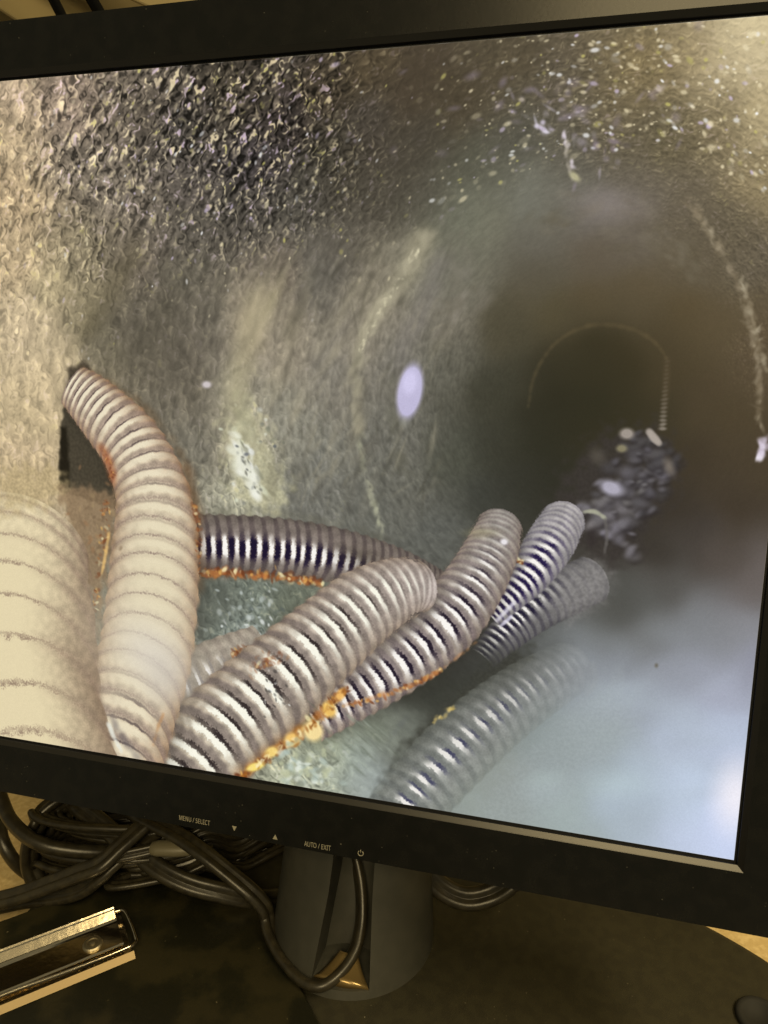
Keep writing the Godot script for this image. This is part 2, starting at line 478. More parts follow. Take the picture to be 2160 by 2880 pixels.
func paint_screen() -> ImageTexture:
	rng.seed = 41
	fine.seed = 5
	fine.noise_type = FastNoiseLite.TYPE_SIMPLEX_SMOOTH
	fine.frequency = 1.0
	fine.fractal_type = FastNoiseLite.FRACTAL_NONE
	paint_backdrop()
	# glints on the wet roof of the pipe
	glints(420, 629.8, 108.5, 190.0, 110.0, 1.5, 3.4, 0.8)
	glints(160, 327.9, 160.2, 110.0, 150.0, 1.8, 3.8, 0.4)
	glints(230, 1175.6, 99.6, 110.0, 75.0, 1.3, 3.3, 0.85)
	glints(520, 1322.7, 162.7, 130.0, 150.0, 1.2, 3.4, 0.8)
	glints(170, 1421.4, 275.7, 50.0, 160.0, 1.6, 4.0, 1.0)
	glints(420, 1280.6, 166.9, 200.0, 130.0, 1.5, 4.5, 0.3)
	crumbs([1117.2, 96.0, 32.1, 1183.7, 124.9, 37.9, 1237.1, 164.8, 31.2], 30, 3.0, 8.0, col(172, 152, 186), col(196, 190, 196), 0.5)
	crumbs([1161.2, 123.6, 3.2, 1170.2, 161.7, 3.8, 1181.5, 184.3, 2.6], 14, 2.5, 5.0, col(226, 214, 216), col(240, 226, 246), 0.8)
	crumbs([1118.6, 118.1, 7.7, 1145.4, 129.0, 6.4], 12, 3.0, 7.0, col(206, 190, 216), col(240, 232, 250), 0.8)
	crumbs([1127.3, 256.2, 26.3, 1224.2, 245.9, 31.8, 1314.8, 285.9, 24.8, 1367.7, 336.7, 18.4], 90, 5.0, 14.0, col(140, 132, 116), col(84, 76, 58), 0.28)
	crumbs([999.1, 293.3, 34.6, 1030.1, 347.7, 27.6, 990.9, 416.5, 21.2], 60, 5.0, 14.0, col(150, 142, 132), col(92, 86, 72), 0.35)
	for q in 26:
		blot(rng.randfn(1169.2, 120.0), rng.randfn(99.2, 60.0), rng.randf_range(6, 13), rng.randf_range(3, 7), rng.randf_range(-80, 80), col(176, 160, 186), rng.randf_range(0.1, 0.4))
	# broad lights and darks of the roof
	blot(921.0, 150.2, 120.0, 190.0, 30.0, col(70, 62, 50), 0.35)
	blot(1038.6, 247.3, 90.0, 200.0, 40.0, col(118, 122, 104), 0.25)
	# the old joint: a pale crooked ridge on the left of the dark bore
	streak([972.8, 265.8, 16.7, 949.6, 306.1, 16.9, 922.3, 350.7, 15.7, 890.7, 396.3, 14.6, 869.7, 439.2, 11.8, 866.4, 496.9, 8.9, 874.4, 569.7, 7.5], col(160, 152, 122), 0.018, 1.2)
	crumbs([970.9, 269.1, 11.1, 949.6, 306.1, 11.3, 922.3, 350.7, 11.4, 890.7, 396.3, 10.9, 869.7, 439.2, 7.4, 866.4, 496.9, 6.7, 872.1, 569.8, 6.0], 190, 4.0, 12.0, col(194, 186, 158), col(146, 140, 120), 0.40)
	crumbs([962.7, 279.1, 5.6, 929.1, 336.9, 5.7, 887.4, 406.9, 5.1, 867.9, 453.5, 3.0], 40, 1.6, 4.0, col(226, 218, 184), col(206, 198, 168), 0.65)
	crumbs([872.1, 569.8, 4.5, 884.3, 628.3, 5.3, 899.3, 675.9, 4.6, 923.3, 738.1, 3.8], 80, 2.5, 7.0, col(190, 190, 160), col(138, 138, 122), 0.5)
	crumbs([928.1, 488.1, 11.7, 933.6, 581.7, 10.4, 957.5, 646.4, 10.4], 40, 6.0, 14.0, col(86, 84, 72), col(120, 118, 104), 0.3)
	streak([999.7, 306.8, 15.2, 973.8, 361.2, 16.9, 947.6, 423.9, 14.4, 935.0, 473.6, 10.2], col(128, 122, 118), 0.03, 1.2)
	streak([985.4, 451.4, 8.6, 1005.3, 416.3, 8.5, 1030.8, 361.3, 8.3, 1070.4, 321.1, 8.1], col(126, 120, 100), 0.02, 1.4)
	streak([698.4, 346.2, 16.9, 687.4, 404.8, 20.2, 667.9, 464.6, 17.3, 652.2, 525.4, 19.2], col(178, 166, 130), 0.03, 1.3)
	streak([763.0, 375.3, 12.1, 748.6, 433.6, 13.8, 722.4, 523.2, 12.5], col(170, 160, 128), 0.02, 1.3)
	for q in 300:
		var a := Vector2(rng.randf_range(587.1, 1015.4), rng.randf_range(296.1, 689.5))
		var lit := rng.randf() < 0.5
		spot(a, Vector2(-0.45, 1.0).normalized().rotated(rng.randfn(0.0, 0.25)), rng.randf_range(8, 34), rng.randf_range(2, 6), col(168, 160, 136) if lit else col(60, 58, 48), rng.randf_range(0.05, 0.26))
	for q in 90:
		blot(rng.randfn(678.5, 22.0), rng.randfn(601.0, 42.0), rng.randf_range(2, 6), rng.randf_range(2, 5), rng.randf_range(0, 180), [col(228, 232, 206), col(236, 240, 232), col(120, 122, 108), col(84, 90, 96), col(214, 206, 160)][rng.randi() % 5], rng.randf_range(0.3, 0.9), 1.4)
	patch([634.3, 579.8, 668.9, 524.9, 702.6, 554.1, 737.2, 636.4, 761.1, 673.4, 738.9, 709.6, 688.8, 709.2, 654.3, 672.2], col(192, 187, 152), 0.75, 20.0, 0.1, 18.0)
	crumbs([668.7, 517.3, 15.9, 686.9, 600.6, 20.8, 721.8, 683.6, 17.6], 90, 4.0, 12.0, col(210, 206, 172), col(128, 124, 100), 0.5)
	for q in 46:
		var v := rng.randf()
		blot(lerpf(663.3, 705.0, v) + rng.randfn(0.0, 11.0), lerpf(594.0, 676.9, v) + rng.randfn(0.0, 12.0), rng.randf_range(4, 13), rng.randf_range(3, 7), rng.randf_range(20, 80), [col(242, 244, 228), col(222, 226, 196), col(236, 238, 236), col(150, 150, 128)][rng.randi() % 4], rng.randf_range(0.4, 0.85), 1.6)
	for q in 130:
		var a := Vector2(rng.randf_range(619.2, 897.6), rng.randf_range(327.9, 682.1))
		spot(a, Vector2(-0.5, 1.0).normalized().rotated(rng.randfn(0.0, 0.2)), rng.randf_range(20, 60), rng.randf_range(4, 11), col(176, 166, 140) if rng.randf() < 0.6 else col(78, 74, 64), rng.randf_range(0.06, 0.22))
	crumbs([657.4, 594.2, 7.3, 666.3, 624.7, 10.5, 683.7, 654.8, 12.9, 705.2, 688.5, 8.1], 44, 6.0, 13.0, col(242, 242, 230), col(216, 216, 190), 0.8)
	crumbs([661.7, 601.7, 11.3, 683.4, 639.3, 12.9, 701.0, 684.9, 11.3], 26, 2.0, 5.0, col(70, 74, 84), col(120, 118, 98), 0.7)
	blot(605.4, 503.9, 9.0, 6.0, 0.0, col(226, 216, 220), 0.8, 1.5)
	blot(505.4, 421.4, 80.0, 120.0, 20.0, col(84, 79, 64), 0.32)
	blot(693.0, 397.4, 30.0, 75.0, 14.0, col(186, 174, 142), 0.5)
	blot(722.9, 360.8, 12.0, 50.0, 24.0, col(176, 166, 130), 0.4)
	blot(763.6, 397.0, 16.0, 60.0, 14.0, col(96, 90, 78), 0.3)
	blot(624.8, 360.6, 16.0, 60.0, 20.0, col(84, 80, 68), 0.3)
	blot(656.2, 517.7, 30.0, 60.0, 14.0, col(182, 174, 140), 0.45)
	blot(954.1, 505.2, 17.0, 36.0, 8.0, col(196, 190, 222), 0.95, 4.0)
	blot(953.5, 491.0, 12.0, 18.0, 8.0, col(214, 208, 240), 0.8, 1.6)
	blot(947.4, 553.6, 10.0, 8.0, 30.0, col(150, 150, 140), 0.5)
	# the bore: a faint bright lip, darker inside, and the joint of the next length of pipe
	blot(1238.8, 534.0, 150.0, 170.0, 0.0, col(44, 42, 28), 0.55)
	streak([1137.5, 524.0, 2.7, 1140.8, 489.5, 3.4, 1152.2, 455.3, 3.4, 1175.0, 424.6, 3.3, 1206.7, 406.3, 3.9, 1242.1, 400.8, 3.9, 1280.9, 408.3, 3.8, 1310.7, 426.2, 3.2, 1328.2, 448.6, 2.5], col(112, 96, 66), 0.055, 0.4)
	streak([1327.9, 445.4, 5.7, 1329.9, 484.5, 5.8, 1330.6, 523.9, 5.8], col(112, 94, 72), 0.03, 0.2)
	for q in 17:
		var v := q / 16.0
		blot(lerpf(1328.4, 1330.0, v), lerpf(451.9, 547.1, v), 3.0 + 3.0 * v + rng.randf_range(-0.8, 0.8), 1.6 + 1.4 * v, -8.0 + rng.randf_range(-9, 9), col(150, 140, 128), 0.08 + 0.7 * v * v, 1.3)
	streak([1340.5, 230.7, 5.5, 1368.3, 274.5, 4.9, 1398.9, 318.3, 4.8, 1424.1, 368.2, 4.8, 1441.2, 424.4, 4.3, 1452.4, 481.2, 3.7, 1454.2, 525.9, 3.7], col(140, 124, 96), 0.025, 1.2)
	crumbs([1334.5, 230.5, 4.9, 1368.3, 274.5, 4.9, 1398.9, 318.3, 4.8, 1423.0, 368.2, 4.8, 1440.0, 424.5, 4.3, 1452.4, 481.2, 3.7, 1457.2, 545.1, 3.7], 130, 2.0, 7.0, col(172, 160, 136), col(122, 108, 86), 0.42)
	crumbs([1415.4, 337.1, 6.0, 1440.0, 399.4, 6.1, 1456.5, 462.0, 6.1], 40, 2.0, 6.0, col(196, 186, 160), col(130, 116, 92), 0.6)
	glints(60, 1434.7, 386.9, 14.0, 80.0, 2.0, 4.6, 0.7)
	crumbs([1464.5, 559.0, 3.1, 1464.5, 571.9, 5.0, 1462.1, 583.8, 3.1], 22, 3.0, 7.0, col(240, 232, 244), col(196, 182, 200), 0.85)
	blot(1229.7, 233.4, 60.0, 26.0, 12.0, col(146, 136, 132), 0.45)
	blot(1182.1, 193.8, 10.0, 5.0, 40.0, col(196, 190, 150), 0.8, 1.4)
	streak([1168.9, 142.8, 2.5, 1168.7, 168.0, 2.6, 1181.3, 200.1, 2.6], col(200, 190, 176), 0.10, 0.8)
	# clumps of silt and rubble beyond the hoses
	patch([1181.1, 668.2, 1207.7, 610.7, 1241.5, 571.2, 1266.1, 549.8, 1304.6, 548.2, 1337.3, 560.1, 1356.6, 602.6, 1344.8, 650.4, 1322.0, 686.2, 1312.4, 728.4, 1268.7, 760.3, 1219.8, 736.1, 1199.5, 688.1], col(58, 53, 50), 0.9, 24.0, 0.06, 16.0)
	for q in 150:
		var v := rng.randf()
		var w := clampf(rng.randfn(0.0, 0.8), -1.3, 1.3)
		var at := Vector2(lerpf(1258.2, 1328.4, v) + w * lerpf(34.0, 20.0, v), lerpf(708.4, 567.2, v) + w * lerpf(24.0, 16.0, v))
		var tone := clampf(lerpf(150.0, 88.0, v) - absf(w) * 14.0 + rng.randfn(0.0, 16.0), 46.0, 175.0)
		var r := rng.randf_range(5.0, 15.0) * lerpf(1.1, 0.8, v)
		blot(at.x + 2.0, at.y + 3.5, r * 1.1, r * 0.8, rng.randf_range(-60, 30), col(42, 38, 40), 0.42, 1.0)
		blot(at.x, at.y, r, r * rng.randf_range(0.5, 0.8), rng.randf_range(-60, 30), col(tone, tone * 0.97, tone * rng.randf_range(0.95, 1.04)), 0.6, 1.1)
	blot(1265.5, 637.0, 18.0, 11.0, 20.0, col(182, 178, 194), 0.9, 1.5)
	streak([1229.1, 675.5, 2.7, 1245.7, 674.3, 3.4, 1261.7, 683.7, 2.7], col(172, 172, 150), 0.22, 0.3)
	streak([1260.4, 683.7, 2.7, 1265.0, 711.3, 2.7, 1263.5, 736.0, 2.7], col(104, 100, 96), 0.2, 0.3)
	blot(1243.8, 713.0, 9.0, 16.0, 0.0, col(50, 44, 44), 0.7)
	blot(1281.5, 556.5, 10.0, 8.0, 0.0, col(168, 158, 148), 0.9, 1.7)
	streak([1311.3, 551.2, 4.6, 1319.7, 560.9, 5.2, 1328.0, 569.2, 3.9], col(170, 160, 150), 0.25, 0.1)
	blot(1276.1, 578.4, 8.0, 6.0, 0.0, col(150, 142, 110), 0.8, 1.5)
	blot(1343.9, 601.9, 8.0, 16.0, -25.0, col(126, 116, 104), 0.8)
	blot(1243.0, 591.6, 12.0, 14.0, -40.0, col(96, 90, 80), 0.6)
	# the gap in the wall on the left, and the stones under the hoses
	patch([320.3, 588.9, 330.9, 527.4, 387.0, 549.8, 441.8, 644.4, 432.0, 726.8, 316.4, 701.1], col(66, 60, 48), 0.95, 4.0, 0.1, 3.0)
	patch([330.9, 527.4, 339.2, 482.9, 365.6, 470.4, 387.7, 485.8, 368.6, 526.3], col(60, 52, 42), 0.8, 5.0, 0.2, 3.0)
	patch([318.5, 584.9, 333.7, 588.4, 337.8, 691.4, 315.6, 692.8], col(30, 26, 18), 0.9, 5.0, 0.05, 2.0)
	streak([332.0, 463.0, 10.4, 388.7, 399.1, 22.0, 443.6, 329.7, 24.7, 479.2, 269.8, 24.3], col(96, 88, 66), 0.035, 0.8)
	for q in 60:
		blot(rng.randfn(692.2, 36.0), rng.randfn(892.7, 28.0), rng.randf_range(2, 7), rng.randf_range(2, 5), rng.randf_range(0, 180), [col(196, 204, 200), col(150, 158, 150), col(90, 98, 94), col(230, 234, 230)][rng.randi() % 4], rng.randf_range(0.3, 0.8), 1.4)
	# the dark, ribbed hose crossing behind
	hose([550.6, 777.1, 53.0, 629.9, 772.3, 51.8, 706.8, 769.3, 51.4, 789.7, 770.4, 49.4, 870.3, 779.0, 46.7, 948.8, 795.0, 41.1, 1014.2, 817.6, 34.5], {"pitch": [0.42, 0.42, 0.40, 0.38, 0.30], "bow": [0.12, 0.2, 0.3, 0.4], "mid": col(136, 124, 116), "edge": col(84, 76, 68), "groove": col(62, 52, 54), "dark": col(24, 16, 44), "wl": 0.24, "wd": 0.30, "off": 0.5, "ht": 0.14, "hw": 0.34, "hl": [1.9, 1.9, 1.8, 1.2, 0.1, 0.0], "dk": [1.7, 1.7, 1.6, 1.2, 0.5, 0.2], "stripe": [0.55, 0.55, 0.5, 0.6], "seed": 2.0, "bump": 0.03})
	streak([603.3, 724.6, 10.0, 705.7, 711.1, 8.1, 820.5, 718.5, 7.0, 938.9, 742.9, 6.1], col(84, 80, 62), 0.04, 0.8)
	blot(885.9, 775.4, 60.0, 22.0, 12.0, col(74, 66, 54), 0.5)
	streak([600.8, 826.7, 11.0, 707.9, 820.9, 9.9, 815.6, 820.5, 8.8], col(112, 62, 38), 0.05, 0.6)
	rust([597.3, 828.6, 7.6, 647.9, 820.8, 7.5, 707.8, 820.1, 7.4, 774.7, 820.3, 6.4, 819.7, 822.4, 6.4], 150, 4.4, 0.75)
	streak([630.6, 824.0, 3.4, 707.9, 820.9, 3.3, 807.5, 820.4, 3.2], col(176, 88, 40), 0.10, 1.2)
	rust([609.6, 825.9, 3.4, 634.9, 822.0, 3.4], 14, 5.0, 1.6)
	# the two far hoses, then the drowned one
	hose([1090.2, 922.1, 22.3, 1120.7, 883.1, 29.3, 1157.7, 844.8, 33.8, 1197.4, 810.0, 39.6, 1242.0, 781.2, 38.8], {"pitch": [0.44, 0.40, 0.36, 0.30], "bow": [0.3, 0.4, 0.75], "mid": col(112, 110, 110), "edge": col(66, 64, 64), "groove": col(58, 54, 66), "dark": col(30, 26, 50), "wl": 0.2, "wd": 0.24, "off": 0.45, "ht": -0.25, "hw": 0.42, "hl": [1.2, 1.7, 1.7, 0.6, 0.0, 0.0], "dk": [1.2, 1.4, 1.4, 0.8, 0.1, 0.0], "stripe": [0.7, 0.7, 0.4, 0.15], "al": [0.3, 0.9, 0.95, 0.95, 0.85], "mid2": col(136, 133, 132), "seed": 5.0})
	patch([1191.0, 817.9, 1215.0, 765.1, 1254.5, 748.8, 1279.1, 766.4, 1265.7, 810.4, 1220.7, 847.6], col(132, 129, 127), 0.55, 18.0, 0.14, 6.0)
	hose([1097.9, 852.7, 19.1, 1127.4, 815.5, 27.5, 1156.9, 776.1, 34.9, 1181.2, 732.2, 39.3, 1198.0, 696.7, 34.7], {"pitch": [0.42, 0.38, 0.34, 0.22, 0.18], "bow": [0.2, 0.5, 0.8, 1.0], "mid": col(158, 154, 154), "edge": col(104, 100, 102), "groove": col(104, 98, 112), "dark": col(32, 22, 66), "wl": 0.22, "wd": 0.26, "off": 0.47, "ht": 0.05, "hw": 0.55, "hl": [1.7, 1.7, 1.5, 0.2, 0.1], "dk": [1.6, 1.6, 1.4, 0.15, 0.0], "stripe": [0.8, 0.7, 0.4, 0.3], "mid2": col(170, 165, 164), "seed": 7.0})
	streak([1109.7, 855.9, 3.7, 1135.1, 823.6, 3.6], col(244, 240, 250), 0.3, 0.2)
	streak([1116.0, 864.2, 2.9, 1132.8, 846.0, 2.9], col(214, 210, 226), 0.3, 0.2)
	patch([917.9, 1198.0, 976.5, 1074.2, 1034.7, 1002.5, 1104.9, 924.1, 1167.9, 894.0, 1155.6, 925.4, 1066.3, 1029.2, 994.9, 1135.6, 958.5, 1207.3], col(60, 60, 53), 0.75, 14.0, 0.1, 10.0)
	hose([921.4, 1289.4, 58.0, 974.1, 1197.9, 61.2, 1036.3, 1108.8, 62.3, 1100.0, 1030.6, 58.9, 1165.3, 966.3, 52.7, 1222.2, 920.8, 44.3], {"pitch": [0.46, 0.44, 0.42, 0.34, 0.26], "bow": [0.25, 0.35, 0.5, 0.8], "mid": col(142, 145, 138), "mid2": col(162, 162, 160), "edge": col(104, 108, 98), "groove": col(92, 96, 94), "dark": col(62, 62, 92), "wl": 0.19, "wd": 0.17, "ht": -0.05, "hw": 0.26, "hl": [1.7, 1.7, 1.7, 1.4, 0.9, 0.1], "dk": [1.0, 1.0, 1.0, 0.8, 0.3, 0.0], "stripe": [0.6, 0.55, 0.5, 0.42, 0.3, 0.2], "al": [0.95, 0.92, 0.88, 0.75, 0.5, 0.2], "soft": 0.7, "seed": 9.0})
	patch([1083.1, 1201.1, 1137.4, 1104.3, 1204.2, 1016.9, 1268.4, 940.7, 1294.2, 922.7, 1333.0, 990.7, 1252.7, 1108.3, 1165.4, 1201.9], col(156, 164, 164), 0.5, 30.0, 0.05, 10.0)
	streak([1259.0, 905.2, 4.9, 1264.5, 933.9, 4.9, 1252.5, 957.6, 5.0], col(150, 154, 154), 0.05, 0.3)
	crumbs([1009.8, 1039.0, 3.1, 1024.6, 1029.0, 3.9, 1046.3, 1007.1, 2.3], 16, 2.0, 5.5, col(232, 208, 140), col(186, 160, 84), 0.8)
	# the small hose glimpsed between the big ones
	hose([505.6, 1058.0, 54.0, 579.1, 1019.1, 52.7, 641.4, 982.6, 48.1, 710.3, 944.5, 38.5], {"pitch": [0.52, 0.52], "bow": [0.2, 0.3], "mid": col(176, 166, 150), "edge": col(140, 128, 112), "groove": col(128, 116, 106), "dark": col(120, 116, 128), "ht": 0.15, "hw": 0.34, "hl": [1.2, 1.2, 0.9, 0.1], "dk": [0.4, 0.4, 0.4], "stripe": [0.3, 0.5], "seed": 11.0})
	rust([663.1, 963.3, 8.5, 689.0, 953.6, 10.1], 40, 4.0, 0.7)
	# the long hose that rises on the right
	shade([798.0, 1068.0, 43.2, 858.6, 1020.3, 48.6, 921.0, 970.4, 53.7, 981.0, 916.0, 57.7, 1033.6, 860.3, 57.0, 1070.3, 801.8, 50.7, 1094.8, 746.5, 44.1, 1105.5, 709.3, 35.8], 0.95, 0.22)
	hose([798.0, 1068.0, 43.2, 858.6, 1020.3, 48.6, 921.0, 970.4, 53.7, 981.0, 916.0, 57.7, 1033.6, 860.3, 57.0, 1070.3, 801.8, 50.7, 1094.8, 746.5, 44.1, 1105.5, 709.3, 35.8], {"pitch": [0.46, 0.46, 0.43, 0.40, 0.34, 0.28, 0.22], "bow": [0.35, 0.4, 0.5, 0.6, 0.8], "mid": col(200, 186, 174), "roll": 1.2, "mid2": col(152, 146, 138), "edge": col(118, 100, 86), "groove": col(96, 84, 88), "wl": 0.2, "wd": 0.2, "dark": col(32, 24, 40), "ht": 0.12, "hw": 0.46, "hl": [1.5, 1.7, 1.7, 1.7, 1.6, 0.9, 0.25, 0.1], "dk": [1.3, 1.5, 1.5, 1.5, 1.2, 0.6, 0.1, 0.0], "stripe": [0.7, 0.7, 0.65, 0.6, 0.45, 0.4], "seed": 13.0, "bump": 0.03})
	blot(1078.8, 718.6, 30.0, 9.0, -6.0, col(176, 170, 118), 0.3)
	blot(1113.8, 730.4, 6.0, 5.0, 0.0, col(244, 240, 244), 0.9, 1.5)
	rust([1138.1, 757.4, 2.9, 1144.0, 761.3, 2.1], 7, 3.0, 0.8)
	rust([859.0, 1033.2, 5.7, 934.1, 1002.0, 4.7, 987.5, 972.8, 3.9, 1024.4, 947.9, 3.1], 60, 3.4, 0.7)
	streak([863.0, 1029.4, 4.1, 934.1, 1000.4, 4.0, 987.5, 972.8, 3.1, 1031.6, 940.8, 3.0, 1081.2, 892.9, 2.2], col(206, 140, 84), 0.12, 0.9)
	rust([925.3, 881.9, 5.4, 959.3, 861.3, 6.1], 22, 4.0, 0.6, 0.6)
	# the big hose in front
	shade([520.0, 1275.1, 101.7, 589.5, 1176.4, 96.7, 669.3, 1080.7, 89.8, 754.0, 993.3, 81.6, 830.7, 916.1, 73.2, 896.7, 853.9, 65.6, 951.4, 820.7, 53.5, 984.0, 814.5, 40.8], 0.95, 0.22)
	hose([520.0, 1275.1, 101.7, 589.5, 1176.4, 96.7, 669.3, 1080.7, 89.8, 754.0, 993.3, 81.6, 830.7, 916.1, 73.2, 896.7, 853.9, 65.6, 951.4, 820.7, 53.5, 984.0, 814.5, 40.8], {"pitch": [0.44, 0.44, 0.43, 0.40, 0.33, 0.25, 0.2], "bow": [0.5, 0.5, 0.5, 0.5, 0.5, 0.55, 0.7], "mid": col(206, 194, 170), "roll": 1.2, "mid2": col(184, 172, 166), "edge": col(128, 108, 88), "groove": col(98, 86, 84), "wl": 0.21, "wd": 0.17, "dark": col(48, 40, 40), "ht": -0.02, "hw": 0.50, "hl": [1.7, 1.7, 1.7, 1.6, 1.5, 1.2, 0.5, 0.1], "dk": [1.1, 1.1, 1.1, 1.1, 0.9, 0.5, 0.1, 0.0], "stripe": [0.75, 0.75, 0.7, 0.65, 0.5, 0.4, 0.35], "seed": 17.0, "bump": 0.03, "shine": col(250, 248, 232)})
	rust([698.1, 982.2, 13.5, 744.7, 960.1, 11.6], 46, 3.6, 0.3, 0.45)
	for q in 26:
		blot(rng.randfn(735.8, 16.0), rng.randfn(1017.1, 18.0), rng.randf_range(2.0, 5.0), rng.randf_range(1.6, 3.4), rng.randf_range(20, 80), col(246, 246, 240) if rng.randf() < 0.5 else col(44, 42, 42), rng.randf_range(0.3, 0.7), 1.4)
	# gold rust along its foot
	streak([666.5, 1189.9, 12.3, 722.9, 1138.0, 12.0, 781.7, 1087.0, 11.7, 830.5, 1038.8, 10.7, 869.8, 992.9, 8.0], col(150, 96, 44), 0.035, 0.8)
	streak([666.7, 1198.6, 6.2, 714.4, 1152.1, 6.0, 765.2, 1106.2, 6.7, 822.6, 1052.2, 6.6, 862.0, 1002.0, 4.8], col(196, 116, 40), 0.12, 1.2)
	rust([671.1, 1193.5, 7.9, 723.0, 1146.5, 7.7, 773.6, 1103.2, 8.4, 822.6, 1052.2, 8.2, 866.0, 999.9, 5.6], 120, 4.4, 1.0)
	blot(811.0, 1081.0, 17.0, 18.0, 20.0, col(252, 226, 160), 0.95, 2.2)
	blot(773.6, 1103.2, 15.0, 12.0, -30.0, col(250, 206, 118), 0.9, 1.9)
	blot(736.6, 1130.8, 13.0, 9.0, -30.0, col(252, 222, 130), 0.9, 1.9)
	blot(705.9, 1162.8, 18.0, 7.0, -26.0, col(252, 228, 120), 0.9, 1.9)
	blot(838.7, 1039.3, 12.0, 14.0, -20.0, col(246, 200, 104), 0.9, 1.9)
	blot(858.2, 1010.6, 7.0, 12.0, 25.0, col(250, 196, 110), 0.9, 1.8)
	crumbs([671.1, 1196.1, 7.0, 723.1, 1149.0, 7.7, 773.7, 1104.9, 8.4, 822.6, 1052.2, 8.2, 866.0, 999.9, 5.6], 46, 2.5, 6.0, col(120, 66, 26), col(176, 110, 44), 0.75)
	crumbs([697.2, 1169.4, 4.3, 748.5, 1123.9, 5.1, 808.4, 1079.7, 5.8, 842.7, 1035.4, 4.1], 26, 2.0, 5.0, col(255, 244, 206), col(250, 226, 150), 0.8)
	for q in 110:
		blot(rng.randfn(791.8, 30.0), rng.randfn(1148.2, 20.0), rng.randf_range(3, 9), rng.randf_range(3, 8), rng.randf_range(0, 180), [col(232, 238, 226), col(190, 194, 160), col(140, 146, 130), col(176, 190, 180)][rng.randi() % 4], rng.randf_range(0.3, 0.8), 1.4)
	for q in 50:
		var a := Vector2(rng.randfn(889.1, 40.0), rng.randfn(1079.3, 30.0))
		spot(a, Vector2.RIGHT.rotated(0.62), rng.randf_range(8, 20), rng.randf_range(1.5, 3.5), col(176, 186, 170) if rng.randf() < 0.5 else col(92, 98, 84), rng.randf_range(0.15, 0.4))
	streak([917.9, 1198.0, 4.1, 925.9, 1155.3, 4.1, 945.2, 1078.9, 4.8, 974.6, 1030.6, 4.7], col(96, 100, 98), 0.06, 0.6)
	# the tall hose that comes out of the gap in the wall
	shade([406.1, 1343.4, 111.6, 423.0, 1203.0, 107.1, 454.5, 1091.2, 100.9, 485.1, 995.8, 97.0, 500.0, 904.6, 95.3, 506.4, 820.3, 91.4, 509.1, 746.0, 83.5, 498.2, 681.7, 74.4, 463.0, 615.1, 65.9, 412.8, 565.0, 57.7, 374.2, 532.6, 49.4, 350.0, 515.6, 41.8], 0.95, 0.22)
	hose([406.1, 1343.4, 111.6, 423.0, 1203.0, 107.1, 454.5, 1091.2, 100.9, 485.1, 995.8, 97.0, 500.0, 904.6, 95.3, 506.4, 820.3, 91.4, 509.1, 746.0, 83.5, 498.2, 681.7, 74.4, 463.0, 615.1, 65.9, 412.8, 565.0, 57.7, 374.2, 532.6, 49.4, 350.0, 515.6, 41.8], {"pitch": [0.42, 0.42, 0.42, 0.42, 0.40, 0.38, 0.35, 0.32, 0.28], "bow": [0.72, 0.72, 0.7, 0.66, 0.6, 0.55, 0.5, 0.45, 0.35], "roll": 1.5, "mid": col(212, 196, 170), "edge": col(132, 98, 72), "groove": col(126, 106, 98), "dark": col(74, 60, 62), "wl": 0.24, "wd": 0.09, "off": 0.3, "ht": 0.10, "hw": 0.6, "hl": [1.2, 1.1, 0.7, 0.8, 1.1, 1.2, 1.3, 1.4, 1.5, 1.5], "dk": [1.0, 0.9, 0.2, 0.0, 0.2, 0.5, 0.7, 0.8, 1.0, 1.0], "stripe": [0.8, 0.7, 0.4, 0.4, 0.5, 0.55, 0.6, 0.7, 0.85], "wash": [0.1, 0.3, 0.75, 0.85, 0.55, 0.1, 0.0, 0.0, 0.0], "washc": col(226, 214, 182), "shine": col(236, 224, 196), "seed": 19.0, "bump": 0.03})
	streak([361.8, 482.4, 6.9, 433.4, 512.5, 7.6, 501.0, 557.7, 8.4, 554.3, 618.6, 8.3, 578.4, 676.8, 8.4, 591.2, 748.0, 7.6, 593.6, 820.8, 6.8], col(112, 76, 40), 0.035, 0.9)
	streak([400.3, 615.6, 7.8, 419.6, 645.6, 8.7, 428.6, 685.9, 7.0], col(166, 84, 44), 0.06, 0.9)
	streak([567.6, 637.7, 11.7, 589.2, 716.0, 12.6, 597.0, 796.1, 11.8, 594.0, 861.8, 10.3], col(120, 84, 54), 0.03, 0.8)
	streak([405.2, 795.5, 10.7, 394.8, 881.2, 10.9, 392.0, 967.8, 11.0], col(150, 112, 78), 0.03, 0.8)
	rust([581.2, 700.6, 6.7, 593.1, 755.9, 6.7, 591.1, 829.2, 6.8], 50, 3.0, 0.6, 0.6)
	rust([406.7, 625.9, 5.2, 427.8, 669.6, 4.4], 22, 2.6, 0.5, 0.6)
	# the washed-out hose nearest the lens
	patch([308.8, 693.2, 376.0, 689.1, 432.2, 698.0, 422.2, 794.1, 392.5, 924.4, 364.5, 841.3, 327.3, 742.5], col(140, 116, 88), 0.8, 10.0, 0.06, 8.0)
	for q in 40:
		blot(rng.randfn(399.0, 22.0), rng.randfn(745.7, 40.0), rng.randf_range(3, 9), rng.randf_range(2, 6), rng.randf_range(0, 180), [col(170, 146, 108), col(112, 92, 70), col(150, 112, 78)][rng.randi() % 3], 0.45, 1.3)
	rust([408.8, 711.9, 12.3, 408.2, 770.1, 10.7, 395.3, 838.6, 7.2, 382.9, 916.8, 5.5], 60, 3.2, 0.9, 0.6)
	streak([416.7, 769.5, 3.5, 408.8, 812.0, 3.6, 400.9, 846.6, 2.7], col(238, 196, 122), 0.25, 0.3)
